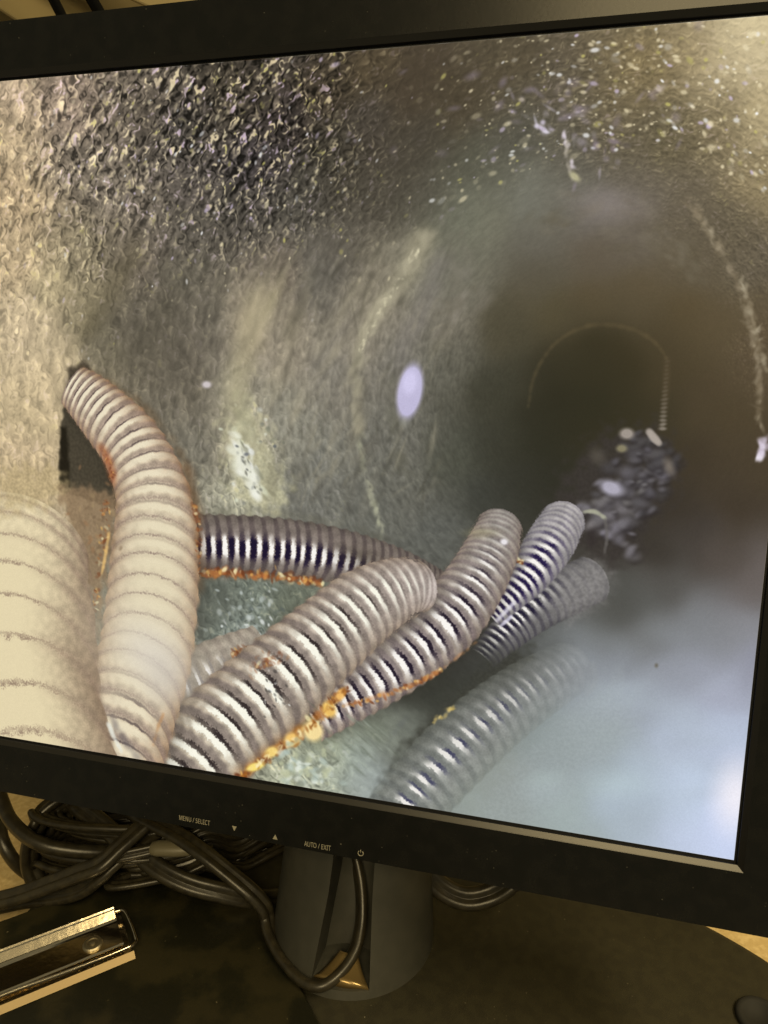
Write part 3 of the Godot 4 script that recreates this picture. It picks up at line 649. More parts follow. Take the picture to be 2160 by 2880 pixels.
	hose([313.7, 1553.1, 253.3, 270.4, 1407.0, 239.2, 230.2, 1243.2, 212.6, 202.6, 1098.7, 204.2, 204.1, 971.3, 191.0, 212.8, 881.4, 173.1, 226.7, 818.8, 150.3], {"pitch": [0.55, 0.52, 0.46, 0.38, 0.31, 0.26], "bow": [0.95, 0.9, 0.85, 0.8, 0.7], "roll": 2.2, "mid": col(222, 206, 170), "edge": col(122, 100, 82), "groove": col(136, 114, 98), "ht": 0.0, "hw": 0.6, "stripe": [0.3, 0.35, 0.45, 0.5], "wash": [1.35, 1.35, 1.3, 1.2, 0.9, 0.4, 0.15], "washt": -0.2, "washfall": 0.92, "washc": col(228, 213, 174), "seed": 23.0, "bump": 0.015, "al": [1.0, 1.0, 1.0, 1.0, 1.0, 1.0, 0.9]})
	patch([190.8, 657.7, 309.4, 659.7, 337.8, 691.4, 298.5, 723.3, 228.7, 740.8, 187.9, 752.3], col(186, 166, 122), 0.6, 18.0, 0.12, 14.0)
	streak([417.8, 1109.6, 6.5, 440.8, 1146.4, 8.4, 477.2, 1185.4, 8.3], col(90, 84, 90), 0.05, 0.8)
	streak([411.9, 1125.6, 4.7, 423.4, 1149.0, 4.7, 440.6, 1177.7, 3.7], col(232, 232, 220), 0.2, 0.4)
	streak([505.7, 1154.3, 3.7, 515.0, 1117.7, 3.6, 526.2, 1089.9, 2.7], col(190, 140, 92), 0.12, 0.8)
	# lamp flare off the near hose
	blot(477.6, 975.2, 120.0, 100.0, 40.0, col(228, 218, 192), 0.55)
	blot(505.6, 989.0, 80.0, 60.0, 40.0, col(214, 208, 204), 0.45)
	blot(528.8, 1029.0, 40.0, 60.0, 20.0, col(196, 188, 178), 0.4)
	# milky water at the lower right
	blot(1453.8, 1030.8, 260.0, 190.0, -30.0, col(190, 202, 218), 0.25)
	blot(1306.9, 1091.6, 60.0, 26.0, -10.0, col(188, 206, 206), 0.3)
	blot(1202.6, 1101.3, 36.0, 16.0, -20.0, col(178, 194, 190), 0.35)
	blot(1477.8, 1084.9, 34.0, 60.0, 0.0, col(250, 244, 250), 0.8)
	for q in 40:
		blot(rng.randf_range(1179.8, 1479.5), rng.randf_range(846.0, 1162.9), rng.randf_range(20, 70), rng.randf_range(10, 30), rng.randf_range(-40, 10), col(190, 204, 212) if rng.randf() < 0.6 else col(140, 146, 150), 0.07)
	blot(1350.2, 899.1, 3.0, 4.0, 0.0, col(96, 88, 70), 0.7)
	var im := Image.create_from_data(TW, TH, false, Image.FORMAT_RGBF, buf_floats())
	# the feed is coarser than the panel: fewer lines, scaled up
	im.resize(int(TW * SOFT), int(TH * SOFT), Image.INTERPOLATE_CUBIC)
	im.resize(TW, TH, Image.INTERPOLATE_CUBIC)
	im.convert(Image.FORMAT_RGB8)
	buf.clear()
	return ImageTexture.create_from_image(im)

func buf_floats() -> PackedByteArray:
	var fl := PackedFloat32Array()
	fl.resize(TW * TH * 3)
	for i in TW * TH:
		var c := buf[i]
		var g := 1.0 + 0.05 * (rng.randf() - 0.5)
		fl[i * 3] = clampf(c.x * g, 0.0, 1.0)
		fl[i * 3 + 1] = clampf(c.y * g, 0.0, 1.0)
		fl[i * 3 + 2] = clampf(c.z * g, 0.0, 1.0)
	return fl.to_byte_array()

# ---------------------------------------------------------------- mesh helpers
const TILT := 0.1501            # the screen leans back 8.6 degrees
const SCREEN_H := 0.2965
const SCREEN_W := 0.371
const DESK_TOP := 0.0

func tri(st: SurfaceTool, a: Vector3, b: Vector3, c: Vector3) -> void:
	st.add_vertex(a)
	st.add_vertex(b)
	st.add_vertex(c)

# corners in clockwise order as seen from the front
func quad(st: SurfaceTool, a: Vector3, b: Vector3, c: Vector3, d: Vector3) -> void:
	tri(st, a, b, c)
	tri(st, a, c, d)

func begin(smooth := false) -> SurfaceTool:
	var st := SurfaceTool.new()
	st.begin(Mesh.PRIMITIVE_TRIANGLES)
	st.set_smooth_group(0 if smooth else -1)
	return st

func build(called: String, st: SurfaceTool, m: Material, parent: Node3D, smooth := false) -> MeshInstance3D:
	st.generate_normals()
	st.index()
	var o := MeshInstance3D.new()
	o.name = called
	o.mesh = st.commit()
	o.material_override = m
	parent.add_child(o, true)
	return o

func thing(called: String, label: String, category: String, at := Vector3.ZERO, group := "") -> Node3D:
	var o := Node3D.new()
	o.name = called
	o.position = at
	add_child(o, true)
	o.set_meta("label", label)
	o.set_meta("category", category)
	if group != "":
		o.set_meta("group", group)
	return o

func paint(c: Color, rough: float, metal := 0.0, spec := 0.5) -> StandardMaterial3D:
	var m := StandardMaterial3D.new()
	m.albedo_color = c
	m.roughness = rough
	m.metallic = metal
	m.metallic_specular = spec
	return m

# a flat face with its front towards out
func face(st: SurfaceTool, pts: Array, out: Vector3) -> void:
	var n: Vector3 = (pts[1] - pts[0]).cross(pts[2] - pts[0])
	var flip := n.dot(out) > 0.0
	for i in range(1, pts.size() - 1):
		if flip:
			tri(st, pts[0], pts[i + 1], pts[i])
		else:
			tri(st, pts[0], pts[i], pts[i + 1])

# a box with chamfered edges, centred
func soft_box(st: SurfaceTool, size: Vector3, ch: float, tf := Transform3D.IDENTITY) -> void:
	var h := size * 0.5
	var at := func(s: Vector3, axis: int) -> Vector3:      # corner s, moved in on every axis but one
		var p := s * (h - Vector3.ONE * ch)
		p[axis] = s[axis] * h[axis]
		return tf * p
	for axis in 3:
		var u := (axis + 1) % 3
		var v := (axis + 2) % 3
		for d in [-1.0, 1.0]:
			var ring := []
			for q in [[-1.0, -1.0], [1.0, -1.0], [1.0, 1.0], [-1.0, 1.0]]:
				var s := Vector3.ZERO
				s[axis] = d
				s[u] = q[0]
				s[v] = q[1]
				ring.append(at.call(s, axis))
			var o := Vector3.ZERO
			o[axis] = d
			face(st, ring, tf.basis * o)
			for e in [-1.0, 1.0]:
				# the chamfer between faces u and v, along axis
				var lo := Vector3.ZERO
				lo[axis] = -1.0
				lo[u] = d
				lo[v] = e
				var hi := lo
				hi[axis] = 1.0
				var oo := Vector3.ZERO
				oo[u] = d
				oo[v] = e
				face(st, [at.call(lo, u), at.call(hi, u), at.call(hi, v), at.call(lo, v)], tf.basis * oo)
	for sx in [-1.0, 1.0]:
		for sy in [-1.0, 1.0]:
			for sz in [-1.0, 1.0]:
				var s := Vector3(sx, sy, sz)
				face(st, [at.call(s, 0), at.call(s, 1), at.call(s, 2)], tf.basis * s)

# convex hull by brute force, for small point sets
func hull(st: SurfaceTool, pts: PackedVector3Array, inside: Vector3) -> void:
	var n := pts.size()
	var done := {}
	for i in n:
		for j in range(i + 1, n):
			for k in range(j + 1, n):
				var nn := (pts[j] - pts[i]).cross(pts[k] - pts[i])
				if nn.length() < 1e-12:
					continue
				nn = nn.normalized()
				var d := nn.dot(pts[i])
				if nn.dot(inside) > d:
					nn = -nn
					d = -d
				var ok := true
				var face := []
				for q in n:
					var e := nn.dot(pts[q]) - d
					if e > 1e-6:
						ok = false
						break
					if e > -1e-6:
						face.append(pts[q])
				if not ok:
					continue
				var key := "%.3f %.3f %.3f %.6f" % [nn.x, nn.y, nn.z, d]
				if done.has(key):
					continue
				done[key] = true
				var mid := Vector3.ZERO
				for p in face:
					mid += p
				mid /= face.size()
				var ax: Vector3 = (face[0] - mid).normalized()
				var ay := nn.cross(ax)
				face.sort_custom(func(a, b): return atan2((a - mid).dot(ay), (a - mid).dot(ax)) > atan2((b - mid).dot(ay), (b - mid).dot(ax)))
				for q in range(1, face.size() - 1):
					tri(st, face[0], face[q], face[q + 1])

# loft rings of equal size; closes each ring; caps both ends
func loft(st: SurfaceTool, rings: Array, caps := true) -> void:
	for r in rings.size() - 1:
		var a: PackedVector3Array = rings[r]
		var b: PackedVector3Array = rings[r + 1]
		var n := a.size()
		for i in n:
			quad(st, a[i], b[i], b[(i + 1) % n], a[(i + 1) % n])
	if caps:
		for e in 2:
			var c: PackedVector3Array = rings[0] if e == 0 else rings[rings.size() - 1]
			var mid := Vector3.ZERO
			for p in c:
				mid += p
			mid /= c.size()
			for i in c.size():
				if e == 0:
					tri(st, mid, c[i], c[(i + 1) % c.size()])
				else:
					tri(st, mid, c[(i + 1) % c.size()], c[i])

func curve_points(pts: Array, per: int) -> PackedVector3Array:
	var out := PackedVector3Array()
	var n := pts.size()
	for i in n - 1:
		var a: Vector3 = pts[i - 1] if i > 0 else pts[0] * 2.0 - pts[1]
		var d: Vector3 = pts[i + 2] if i + 2 < n else pts[n - 1] * 2.0 - pts[n - 2]
		for j in per:
			out.append(pts[i].cubic_interpolate(pts[i + 1], a, d, float(j) / per))
	out.append(pts[n - 1])
	return out

# sweep a flat outline along a path; up is the outline's first y axis, turned by twist (radians per metre)
func sweep(st: SurfaceTool, path: PackedVector3Array, outline: PackedVector2Array, up: Vector3, twist := 0.0, closed := false) -> void:
	var rings := []
	var n := path.size()
	var y := up
	var run := 0.0
	for i in n:
		var t := (path[mini(i + 1, n - 1)] - path[maxi(i - 1, 0)]).normalized()
		if closed:
			t = (path[(i + 1) % n] - path[(i + n - 1) % n]).normalized()
		y = (y - t * y.dot(t)).normalized()
		if i > 0:
			run += (path[i] - path[i - 1]).length()
		var yy := y.rotated(t, twist * run)
		var x := yy.cross(t)
		var ring := PackedVector3Array()
		for q in outline:
			ring.append(path[i] + x * q.x + yy * q.y)
		rings.append(ring)
	if closed:
		rings.append(rings[0])
	loft(st, rings, not closed)

func round_outline(r: float, n: int) -> PackedVector2Array:
	var o := PackedVector2Array()
	for i in n:
		o.append(Vector2(cos(TAU * i / n), sin(TAU * i / n)) * r)
	return o

# two wires moulded side by side, with a groove between them
func twin_outline(r: float, off: float) -> PackedVector2Array:
	var o := PackedVector2Array()
	var a0 := acos(off / r * 0.93)
	for i in 10:
		var a := lerpf(-PI + a0, PI - a0, i / 9.0)
		o.append(Vector2(off + r * cos(a), r * sin(a)))
	for i in 10:
		var a := lerpf(a0, TAU - a0, i / 9.0)
		o.append(Vector2(-off + r * cos(a), r * sin(a)))
	return o

func cable(called: String, label: String, pts: Array, m: Material, twin: bool, r: float, up := Vector3.UP, twist := 0.0, group := "black cables heaped behind the stand") -> Node3D:
	var path := curve_points(pts, 14)
	var st := begin(true)
	sweep(st, path, twin_outline(r, r * 0.92) if twin else round_outline(r, 12), up, twist)
	var o := build(called, st, m, self, true)
	o.set_meta("label", label)
	o.set_meta("category", "cable")
	o.set_meta("group", group)
	return o

func letters(what: String, size: float, deep: float, m: Material, parent: Node3D, at: Vector3, called: String) -> void:
	var f := SystemFont.new()
	f.font_names = PackedStringArray(["Droid Sans"])
	var t := TextMesh.new()
	t.text = what
	t.font = f
	t.font_size = 32
	t.pixel_size = 0.01
	t.depth = 0.02
	t.curve_step = 1.0
	var o := MeshInstance3D.new()
	o.name = called
	o.mesh = t
	o.material_override = m
	o.position = at
	parent.add_child(o, true)

# a square tiling picture of patches between two colours, with a few pale specks of dust
func dust_texture(s: int, a: Color, b: Color, freq: float, specks: int, speck: Color) -> ImageTexture:
	var n := FastNoiseLite.new()
	n.seed = s
	n.frequency = freq
	n.fractal_octaves = 5
	var g := n.get_seamless_image(512, 512)
	var im := Image.create(512, 512, false, Image.FORMAT_RGB8)
	var r := RandomNumberGenerator.new()
	r.seed = s
	for y in 512:
		for x in 512:
			var v := smoothstep(0.3, 0.72, g.get_pixel(x, y).r)
			im.set_pixel(x, y, a.lerp(b, clampf(v + r.randf_range(-0.07, 0.07), 0.0, 1.0)))
	for i in specks:
		var x := r.randi() % 510
		var y := r.randi() % 510
		var c := im.get_pixel(x, y).lerp(speck, r.randf_range(0.25, 1.0))
		im.set_pixel(x, y, c)
		if r.randf() < 0.35:
			im.set_pixel(x + 1, y, c)
		if r.randf() < 0.2:
			im.set_pixel(x, y + 1, c)
	return ImageTexture.create_from_image(im)

func bumps(s: int, freq: float, strength: float) -> ImageTexture:
	var n := FastNoiseLite.new()
	n.seed = s
	n.frequency = freq
	n.fractal_octaves = 3
	var g := n.get_seamless_image(512, 512)
	g.convert(Image.FORMAT_RGBA8)
	g.bump_map_to_normal_map(strength)
	return ImageTexture.create_from_image(g)

func tri_map(m: StandardMaterial3D, albedo: Texture2D, normal: Texture2D, amount: float, per_metre: float) -> void:
	if albedo:
		m.albedo_texture = albedo
		m.albedo_color = Color.WHITE
	if normal:
		m.normal_enabled = true
		m.normal_texture = normal
		m.normal_scale = amount
	m.uv1_triplanar = true
	m.uv1_scale = Vector3.ONE * per_metre

func lin(r: float, g: float, b: float) -> Color:
	return Color(r, g, b).linear_to_srgb()

# outline of a rounded rectangle or an ellipse-like plate, clockwise seen from above
func plate_ring(cx: float, cz: float, a: float, b: float, e: float, y: float, n: int) -> PackedVector3Array:
	var o := PackedVector3Array()
	for i in n:
		var t := TAU * i / n
		var c := cos(t)
		var s := sin(t)
		o.append(Vector3(cx + a * signf(c) * pow(absf(c), 2.0 / e), y, cz + b * signf(s) * pow(absf(s), 2.0 / e)))
	return o

func _ready() -> void:
	# ------------------------------------------------------------ camera, air and lamps
	var cam := Camera3D.new()
	cam.name = "camera"
	cam.fov = 69.39
	cam.near = 0.02
	cam.far = 30.0
	cam.transform = Transform3D(Basis(Vector3(0.9676, 0.0017, -0.2526), Vector3(-0.0691, 0.9636, -0.2583), Vector3(0.2429, 0.2674, 0.9325)), Vector3(-0.0687, 0.3170, 0.2582))
	add_child(cam)
	cam.current = true
	var we := WorldEnvironment.new()
	we.name = "surroundings"
	var env := Environment.new()
	env.background_mode = Environment.BG_COLOR
	env.background_color = lin(0.15, 0.137, 0.09)
	env.tonemap_mode = Environment.TONE_MAPPER_LINEAR
	env.tonemap_exposure = 1.0
	env.sdfgi_enabled = true
	env.ssao_enabled = true
	env.ssil_enabled = true
	we.environment = env
	add_child(we)
	var lamp_at := Vector3(0.40, 1.95, 2.5)
	var lamp := AreaLight3D.new()
	lamp.name = "ceiling_lamp_light"
	lamp.area_size = Vector2(1.2, 1.9)
	lamp.light_color = Color(1.0, 0.90, 0.68)
	lamp.light_energy = 7.4
	lamp.shadow_enabled = true
	lamp.transform = Transform3D(Basis(Vector3.RIGHT, -PI / 2), lamp_at + Vector3(0, -0.012, 0))
	add_child(lamp)

	var side_at := Vector3(1.3, 1.95, 0.4)
	var side := AreaLight3D.new()
	side.name = "side_lamp_light"
	side.area_size = Vector2(0.6, 1.2)
	side.light_color = Color(1.0, 0.90, 0.68)
	side.light_energy = 5.0
	side.shadow_enabled = true
	side.transform = Transform3D(Basis(Vector3.RIGHT, -PI / 2), side_at + Vector3(0, -0.012, 0))
	add_child(side)

	# ------------------------------------------------------------ materials
	var black_gloss := paint(lin(0.012, 0.0115, 0.0095), 0.25, 0.0, 0.38)
	tri_map(black_gloss, dust_texture(3, lin(0.0068, 0.0070, 0.0068), lin(0.0092, 0.0093, 0.0086), 0.02, 90, lin(0.30, 0.28, 0.22)), bumps(4, 0.09, 2.0), 0.02, 9.0)
	var lip_black := paint(lin(0.012, 0.011, 0.009), 0.3)
	var gap_black := paint(lin(0.004, 0.004, 0.005), 0.5)
	var shell_black := paint(lin(0.012, 0.012, 0.011), 0.5)
	var stand_grey := paint(lin(0.05, 0.05, 0.042), 0.5)
	tri_map(stand_grey, dust_texture(7, lin(0.036, 0.036, 0.029), lin(0.044, 0.043, 0.035), 0.015, 40, lin(0.15, 0.14, 0.1)), bumps(8, 0.2, 2.0), 0.12, 14.0)
	var base_black := paint(Color.WHITE, 0.55)
	tri_map(base_black, dust_texture(11, lin(0.021, 0.019, 0.0105), lin(0.027, 0.0245, 0.0135), 0.03, 60, lin(0.30, 0.27, 0.2)), bumps(12, 0.3, 2.0), 0.12, 7.0)
	var print_white := paint(lin(0.30, 0.28, 0.21), 0.6)
	var desk_cream := paint(Color.WHITE, 0.5)
	tri_map(desk_cream, dust_texture(15, lin(0.56, 0.42, 0.20), lin(0.66, 0.51, 0.26), 0.03, 30, lin(0.3, 0.22, 0.1)), bumps(16, 0.05, 4.0), 0.25, 12.0)
	var wall_paint := paint(Color.WHITE, 0.8)
	tri_map(wall_paint, dust_texture(19, lin(0.13, 0.105, 0.035), lin(0.16, 0.13, 0.045), 0.01, 0, lin(0.3, 0.2, 0.1)), bumps(20, 0.1, 3.0), 0.2, 2.0)
	var vinyl := paint(lin(0.022, 0.019, 0.012), 0.34)
	tri_map(vinyl, dust_texture(23, lin(0.018, 0.0155, 0.010), lin(0.034, 0.029, 0.017), 0.03, 30, lin(0.12, 0.1, 0.06)), bumps(24, 0.08, 2.0), 0.1, 10.0)
	var board := paint(Color.WHITE, 0.42)
	tri_map(board, dust_texture(27, lin(0.007, 0.007, 0.0032), lin(0.019, 0.0165, 0.007), 0.012, 60, lin(0.2, 0.17, 0.1)), bumps(28, 0.2, 2.0), 0.06, 5.0)
	var chrome := paint(lin(0.62, 0.55, 0.42), 0.16, 1.0)
	tri_map(chrome, null, bumps(31, 0.02, 3.0), 0.10, 12.0)
	var satin := paint(lin(0.20, 0.155, 0.09), 0.45, 1.0)
	var rivet_metal := paint(lin(0.34, 0.30, 0.21), 0.45, 1.0)
	var knob_black := paint(lin(0.010, 0.010, 0.009), 0.8)
	var brass := paint(lin(0.24, 0.17, 0.07), 0.24, 0.5)
	var pale_plastic := paint(lin(0.14, 0.125, 0.08), 0.45)
	var cardboard := paint(lin(0.30, 0.24, 0.12), 0.7)
	var cardboard_dark := paint(lin(0.24, 0.19, 0.09), 0.75)
	var strap_black := paint(lin(0.004, 0.004, 0.004), 0.8, 0.0, 0.2)

	# ------------------------------------------------------------ the desk and the wall behind it
	var dk := begin()
	soft_box(dk, Vector3(2.2, 0.03, 0.73), 0.003, Transform3D(Basis(), Vector3(-0.2, -0.015, -0.22)))
	var desk := build("desk_top", dk, desk_cream, self)
	desk.set_meta("kind", "structure")
	var wl := begin()
	soft_box(wl, Vector3(4.0, 2.6, 0.1), 0.004, Transform3D(Basis(), Vector3(-0.3, 0.5, -0.66)))
	var wall := build("wall", wl, wall_paint, self)
	wall.set_meta("kind", "structure")

	# ------------------------------------------------------------ the ceiling lamp behind the photographer
	var glow := paint(lin(0.5, 0.45, 0.3), 0.6)
	glow.emission_enabled = true
	glow.emission = Color(1.0, 0.90, 0.68)
	glow.emission_energy_multiplier = 0.9
	for it in [["square ceiling lamp with a warm glowing diffuser above and behind the photographer", lamp_at, 1.2, 1.9], ["narrow ceiling lamp with a warm glowing diffuser high to the right of the monitor", side_at, 0.6, 1.2]]:
		var fixture := thing("ceiling_lamp", it[0], "lamp", it[1], "ceiling lamps out of frame")
		var hs := begin()
		soft_box(hs, Vector3(it[2] + 0.08, 0.06, it[3] + 0.08), 0.01, Transform3D(Basis(), Vector3(0, 0.036, 0)))
		build("lamp_housing", hs, pale_plastic, fixture)
		var df := begin()
		soft_box(df, Vector3(it[2], 0.008, it[3]), 0.002, Transform3D(Basis(), Vector3(0, -0.001, 0)))
		build("lamp_diffuser", df, glow, fixture)

	# ------------------------------------------------------------ the monitor
	var mon := thing("monitor", "black flat monitor on a round stand showing a drain camera picture of ribbed hoses", "monitor", Vector3(-0.16, DESK_TOP, -0.02))
	var head := Transform3D(Basis(Vector3.RIGHT, -TILT), Vector3(0, 0.117, 0) - mon.position)   # origin: lower right corner of the lit screen
	# frame: profile (distance out from the picture, height above it) swept round the picture with mitred corners
	var out_l := 0.021
	var out_t := 0.0228
	var out_r := 0.0215
	var out_b := 0.0272
	var prof := [[0.0, -0.0004, 0], [0.0010, -0.0004, 0], [0.0010, 0.0011, 0], [0.0028, 0.0021, 1], [0.0031, 0.0023, 1], [0.988, 0.0023, 2], [0.999, 0.0014, 2], [1.0, 0.0004, 2], [1.0, -0.018, 2], [0.55, -0.034, 2]]
	var corner := func(i: int, p: Array) -> Vector3:
		var dl: float = p[0] if p[0] < 0.1 else p[0] * out_l
		var dt: float = p[0] if p[0] < 0.1 else p[0] * out_t
		var dr: float = p[0] if p[0] < 0.1 else p[0] * out_r
		var db: float = p[0] if p[0] < 0.1 else p[0] * out_b
		var x: float = -SCREEN_W - dl if i == 0 or i == 3 else dr
		var y: float = SCREEN_H + dt if i < 2 else -db
		return head * Vector3(x, y, p[1])
	var parts := [begin(), begin(), begin()]
	for s in prof.size() - 1:
		var st: SurfaceTool = parts[0] if s < 2 else parts[1] if s < 4 else parts[2]
		for i in 4:
			var j := (i + 1) % 4
			# out to in along the top runs clockwise seen from the front
			quad(st, corner.call(i, prof[s + 1]), corner.call(j, prof[s + 1]), corner.call(j, prof[s]), corner.call(i, prof[s]))
	build("screen_gap", parts[0], gap_black, mon)
	build("inner_lip", parts[1], lip_black, mon)
	var bezel := build("bezel", parts[2], black_gloss, mon)
	var bk := begin()
	soft_box(bk, Vector3(SCREEN_W + 0.024, SCREEN_H + 0.026, 0.022), 0.005, head * Transform3D(Basis(), Vector3(-SCREEN_W / 2, SCREEN_H / 2 - 0.002, -0.0345)))
	build("back_shell", bk, shell_black, mon)
	var sc := begin()
	var c00 := head * Vector3(-SCREEN_W, SCREEN_H, -0.0002)
	var c10 := head * Vector3(0, SCREEN_H, -0.0002)
	var c11 := head * Vector3(0, 0, -0.0002)
	var c01 := head * Vector3(-SCREEN_W, 0, -0.0002)
	var uvs := [Vector2(0, 0), Vector2(1, 0), Vector2(1, 1), Vector2(0, 0), Vector2(1, 1), Vector2(0, 1)]
	var vs := [c00, c10, c11, c00, c11, c01]
	for i in 6:
		sc.set_uv(uvs[i])
		sc.add_vertex(vs[i])
	var lit := paint(Color(0.01, 0.01, 0.01), 0.55, 0.0, 0.2)
	lit.emission_enabled = true
	lit.emission = Color.BLACK
	lit.emission_texture = paint_screen()
	lit.emission_energy_multiplier = 1.0
	build("screen", sc, lit, mon)
	var gl := AreaLight3D.new()
	gl.name = "screen_light"
	gl.area_size = Vector2(SCREEN_W, SCREEN_H)
	gl.light_color = Color(1.0, 0.93, 0.8)
	gl.light_energy = 0.002
	gl.shadow_enabled = true
	gl.transform = Transform3D(Basis(Vector3.RIGHT, -TILT) * Basis(Vector3.UP, PI), head * Vector3(-SCREEN_W / 2, SCREEN_H / 2, 0.003))
	mon.add_child(gl)
	# the marks printed over the buttons
	for it in [["MENU / SELECT", -0.2223, -0.0231, 0.0093, "menu_lettering"], ["AUTO / EXIT", -0.1638, -0.0242, 0.0093, "auto_lettering"]]:
		letters(it[0], it[3], 0.00006, print_white, mon, Vector3.ZERO, it[4])
		var o: MeshInstance3D = mon.get_child(mon.get_child_count() - 1)
		o.transform = head * Transform3D(Basis().scaled(Vector3(it[3] * 0.75, it[3], 0.003)), Vector3(it[1], it[2], 0.00234))
	for it in [[-0.2027, -0.0233, -1.0], [-0.1833, -0.0237, 1.0]]:
		var st := begin()
		var r := 0.0012
		var pts := PackedVector3Array()
		for q in [Vector2(-0.95, -0.9), Vector2(0.95, -0.9), Vector2(0.0, 1.0)]:
			for z in [0.0022, 0.00239]:
				pts.append(head * Vector3(it[0] + q.x * r, it[1] + q.y * r * it[2], z))
		var mid := Vector3.ZERO
		for p in pts:
			mid += p / 6.0
		hull(st, pts, mid)
		build("arrow_mark", st, print_white, mon)
	var pw := begin(true)
	var pc := Vector2(-0.1444, -0.0237)
	var arc := PackedVector3Array()
	for i in 25:
		var a := deg_to_rad(90.0 + 38.0 + (360.0 - 76.0) * i / 24.0)
		arc.append(head * Vector3(pc.x + cos(a) * 0.00115, pc.y + sin(a) * 0.00115, 0.0024))
	sweep(pw, arc, round_outline(0.00017, 6), head.basis.z)
	sweep(pw, PackedVector3Array([head * Vector3(pc.x, pc.y + 0.0002, 0.0024), head * Vector3(pc.x, pc.y + 0.0015, 0.0024)]), round_outline(0.00017, 6), head.basis.z)
	build("power_mark", pw, print_white, mon)
	var ld := begin()
	soft_box(ld, Vector3(0.0006, 0.0006, 0.0003), 0.0001, head * Transform3D(Basis(), Vector3(-0.1533, -0.0213, 0.0024)))
	build("power_lamp_lens", ld, paint(lin(0.08, 0.075, 0.06), 0.3), mon)
	for px in [[-0.1831, -0.0262], [-0.1654, -0.0266], [-0.2223, -0.0262], [-0.2027, -0.0263], [-0.1443, -0.0265]]:
		var st := begin()
		soft_box(st, Vector3(0.0085, 0.0016, 0.005), 0.0004, head * Transform3D(Basis(), Vector3(px[0], -out_b - 0.0002, -0.0035)))
		build("button", st, black_gloss, mon)
	# stand: foot plate, neck with a cable channel
	var org := -mon.position
	var fp := begin(true)
	var fr := []
	for q in [[-0.004, 0.0], [0.0, 0.001], [0.0, 0.0075], [-0.0006, 0.0095], [-0.002, 0.0112], [-0.005, 0.012]]:
		var ring := plate_ring(-0.125, 0.0, 0.206 + q[0], 0.1135 + q[0], 2.0, 0.0, 96)
		for i in ring.size():
			ring[i] += org + Vector3(0, q[1] + 0.0004, 0)
		fr.append(ring)
	loft(fp, fr)
	build("foot_plate", fp, base_black, mon)
	var dm := begin(true)
	var dr := []
	var dimple := Vector3(0.0288, 0.0124, -0.0322)
	for q in [[0.0105, 0.0], [0.0103, 0.0022], [0.0092, 0.0030], [0.0070, 0.0026], [0.0062, 0.0010]]:
		var ring := plate_ring(dimple.x, dimple.z, q[0], q[0], 2.0, 0.0, 40)
		for i in ring.size():
			ring[i] += org + Vector3(0, q[1] + 0.0118, 0)
		dr.append(ring)
	loft(dm, dr)
	build("foot_knob", dm, knob_black, mon)
	var nk := begin()
	var rings := []
	var sunk := []
	var levels := [0.0122, 0.016, 0.0165, 0.022, 0.03, 0.04, 0.052, 0.066, 0.082, 0.10, 0.13, 0.16]
	for li in levels.size():
		var y: float = levels[li]
		var f := clampf((y - 0.0122) / 0.045, 0.0, 3.0)
		var cx := -0.1605 - 0.0008 * f
		var cz := -0.0335 - 0.0125 * f
		var hx := 0.0408 - 0.0036 * minf(f, 1.2)
		var hz := 0.0405 - 0.0085 * minf(f, 1.4)
		var wide := lerpf(0.0140, 0.0098, minf(f, 1.0))
		var ring := PackedVector3Array()
		var notch := li >= 2
		var flags := []
		flags.resize(160)
		flags.fill(false)
		var nx := cx + 0.0045 + 0.0015 * minf(f, 1.0)
		var t_right := acos(clampf((nx + wide - cx) / hx, -1.0, 1.0))
		var t_left := acos(clampf((nx - wide - cx) / hx, -1.0, 1.0))
		for i in 160:
			# 0..40 run across the mouth of the channel, the rest round the back
			var inside := i > 0 and i < 40
			var t := lerpf(t_right, t_left, i / 40.0) if i <= 40 else lerpf(t_left, t_right + TAU, (i - 40) / 120.0)
			var x := cx + hx * cos(t)
			var z := cz + hz * sin(t)
			if inside and notch:
				var e := absf(i - 20.0) / 20.0
				x = nx + (x - nx) * 1.02
				z = cz + hz * 0.80 - (0.018 - 0.005 * e * e)
				flags[i] = true
			ring.append(Vector3(x, y, z))
		for i in 160:
			ring[i] += org
		rings.append(ring)
		sunk.append(flags)
	for li in rings.size() - 1:
		var ra: PackedVector3Array = rings[li]
		var rb: PackedVector3Array = rings[li + 1]
		for i in 160:
			var j := (i + 1) % 160
			var inner: bool = sunk[li][i] or sunk[li][j] or sunk[li + 1][i] or sunk[li + 1][j]
			var both: bool = sunk[li][i] and sunk[li][j] and sunk[li + 1][i] and sunk[li + 1][j]
			nk.set_smooth_group(2 if both else -1 if inner else 1)
			quad(nk, ra[i], rb[i], rb[j], ra[j])
	build("stand_neck", nk, stand_grey, mon)
	var cl := begin(true)
	var tray := []
	for q in 9:
		var v := q / 8.0
		var ring := PackedVector3Array()
		var z := lerpf(0.0035, -0.0085, v)
		var hw := lerpf(0.0132, 0.0045, v)
		var y := 0.0168 + 0.0052 * v * v
		for i in 9:
			var u := i / 8.0 * 2.0 - 1.0
			ring.append(org + Vector3(-0.1558 + u * hw, y + 0.0042 * (1.0 - u * u) * (1.0 - 0.6 * v) + 0.0002, z - 0.0022 * u * u))
		for i in 9:
			var u := 1.0 - i / 8.0 * 2.0
			ring.append(org + Vector3(-0.1558 + u * hw, y - 0.0014, z - 0.0022 * u * u))
		tray.append(ring)
	loft(cl, tray)
	build("channel_tray", cl, brass, mon, true)

	# ------------------------------------------------------------ clipboard on the foot plate
	var turn := Basis(Vector3.UP, PI / 4)
	var cb := thing("clipboard", "black hardboard clipboard with a chrome spring clip lying below the monitor", "clipboard", Vector3(-0.2525, 0.0, -0.0719))
	cb.basis = turn           # x runs along its top edge to the right, z down the board; origin at its top right corner
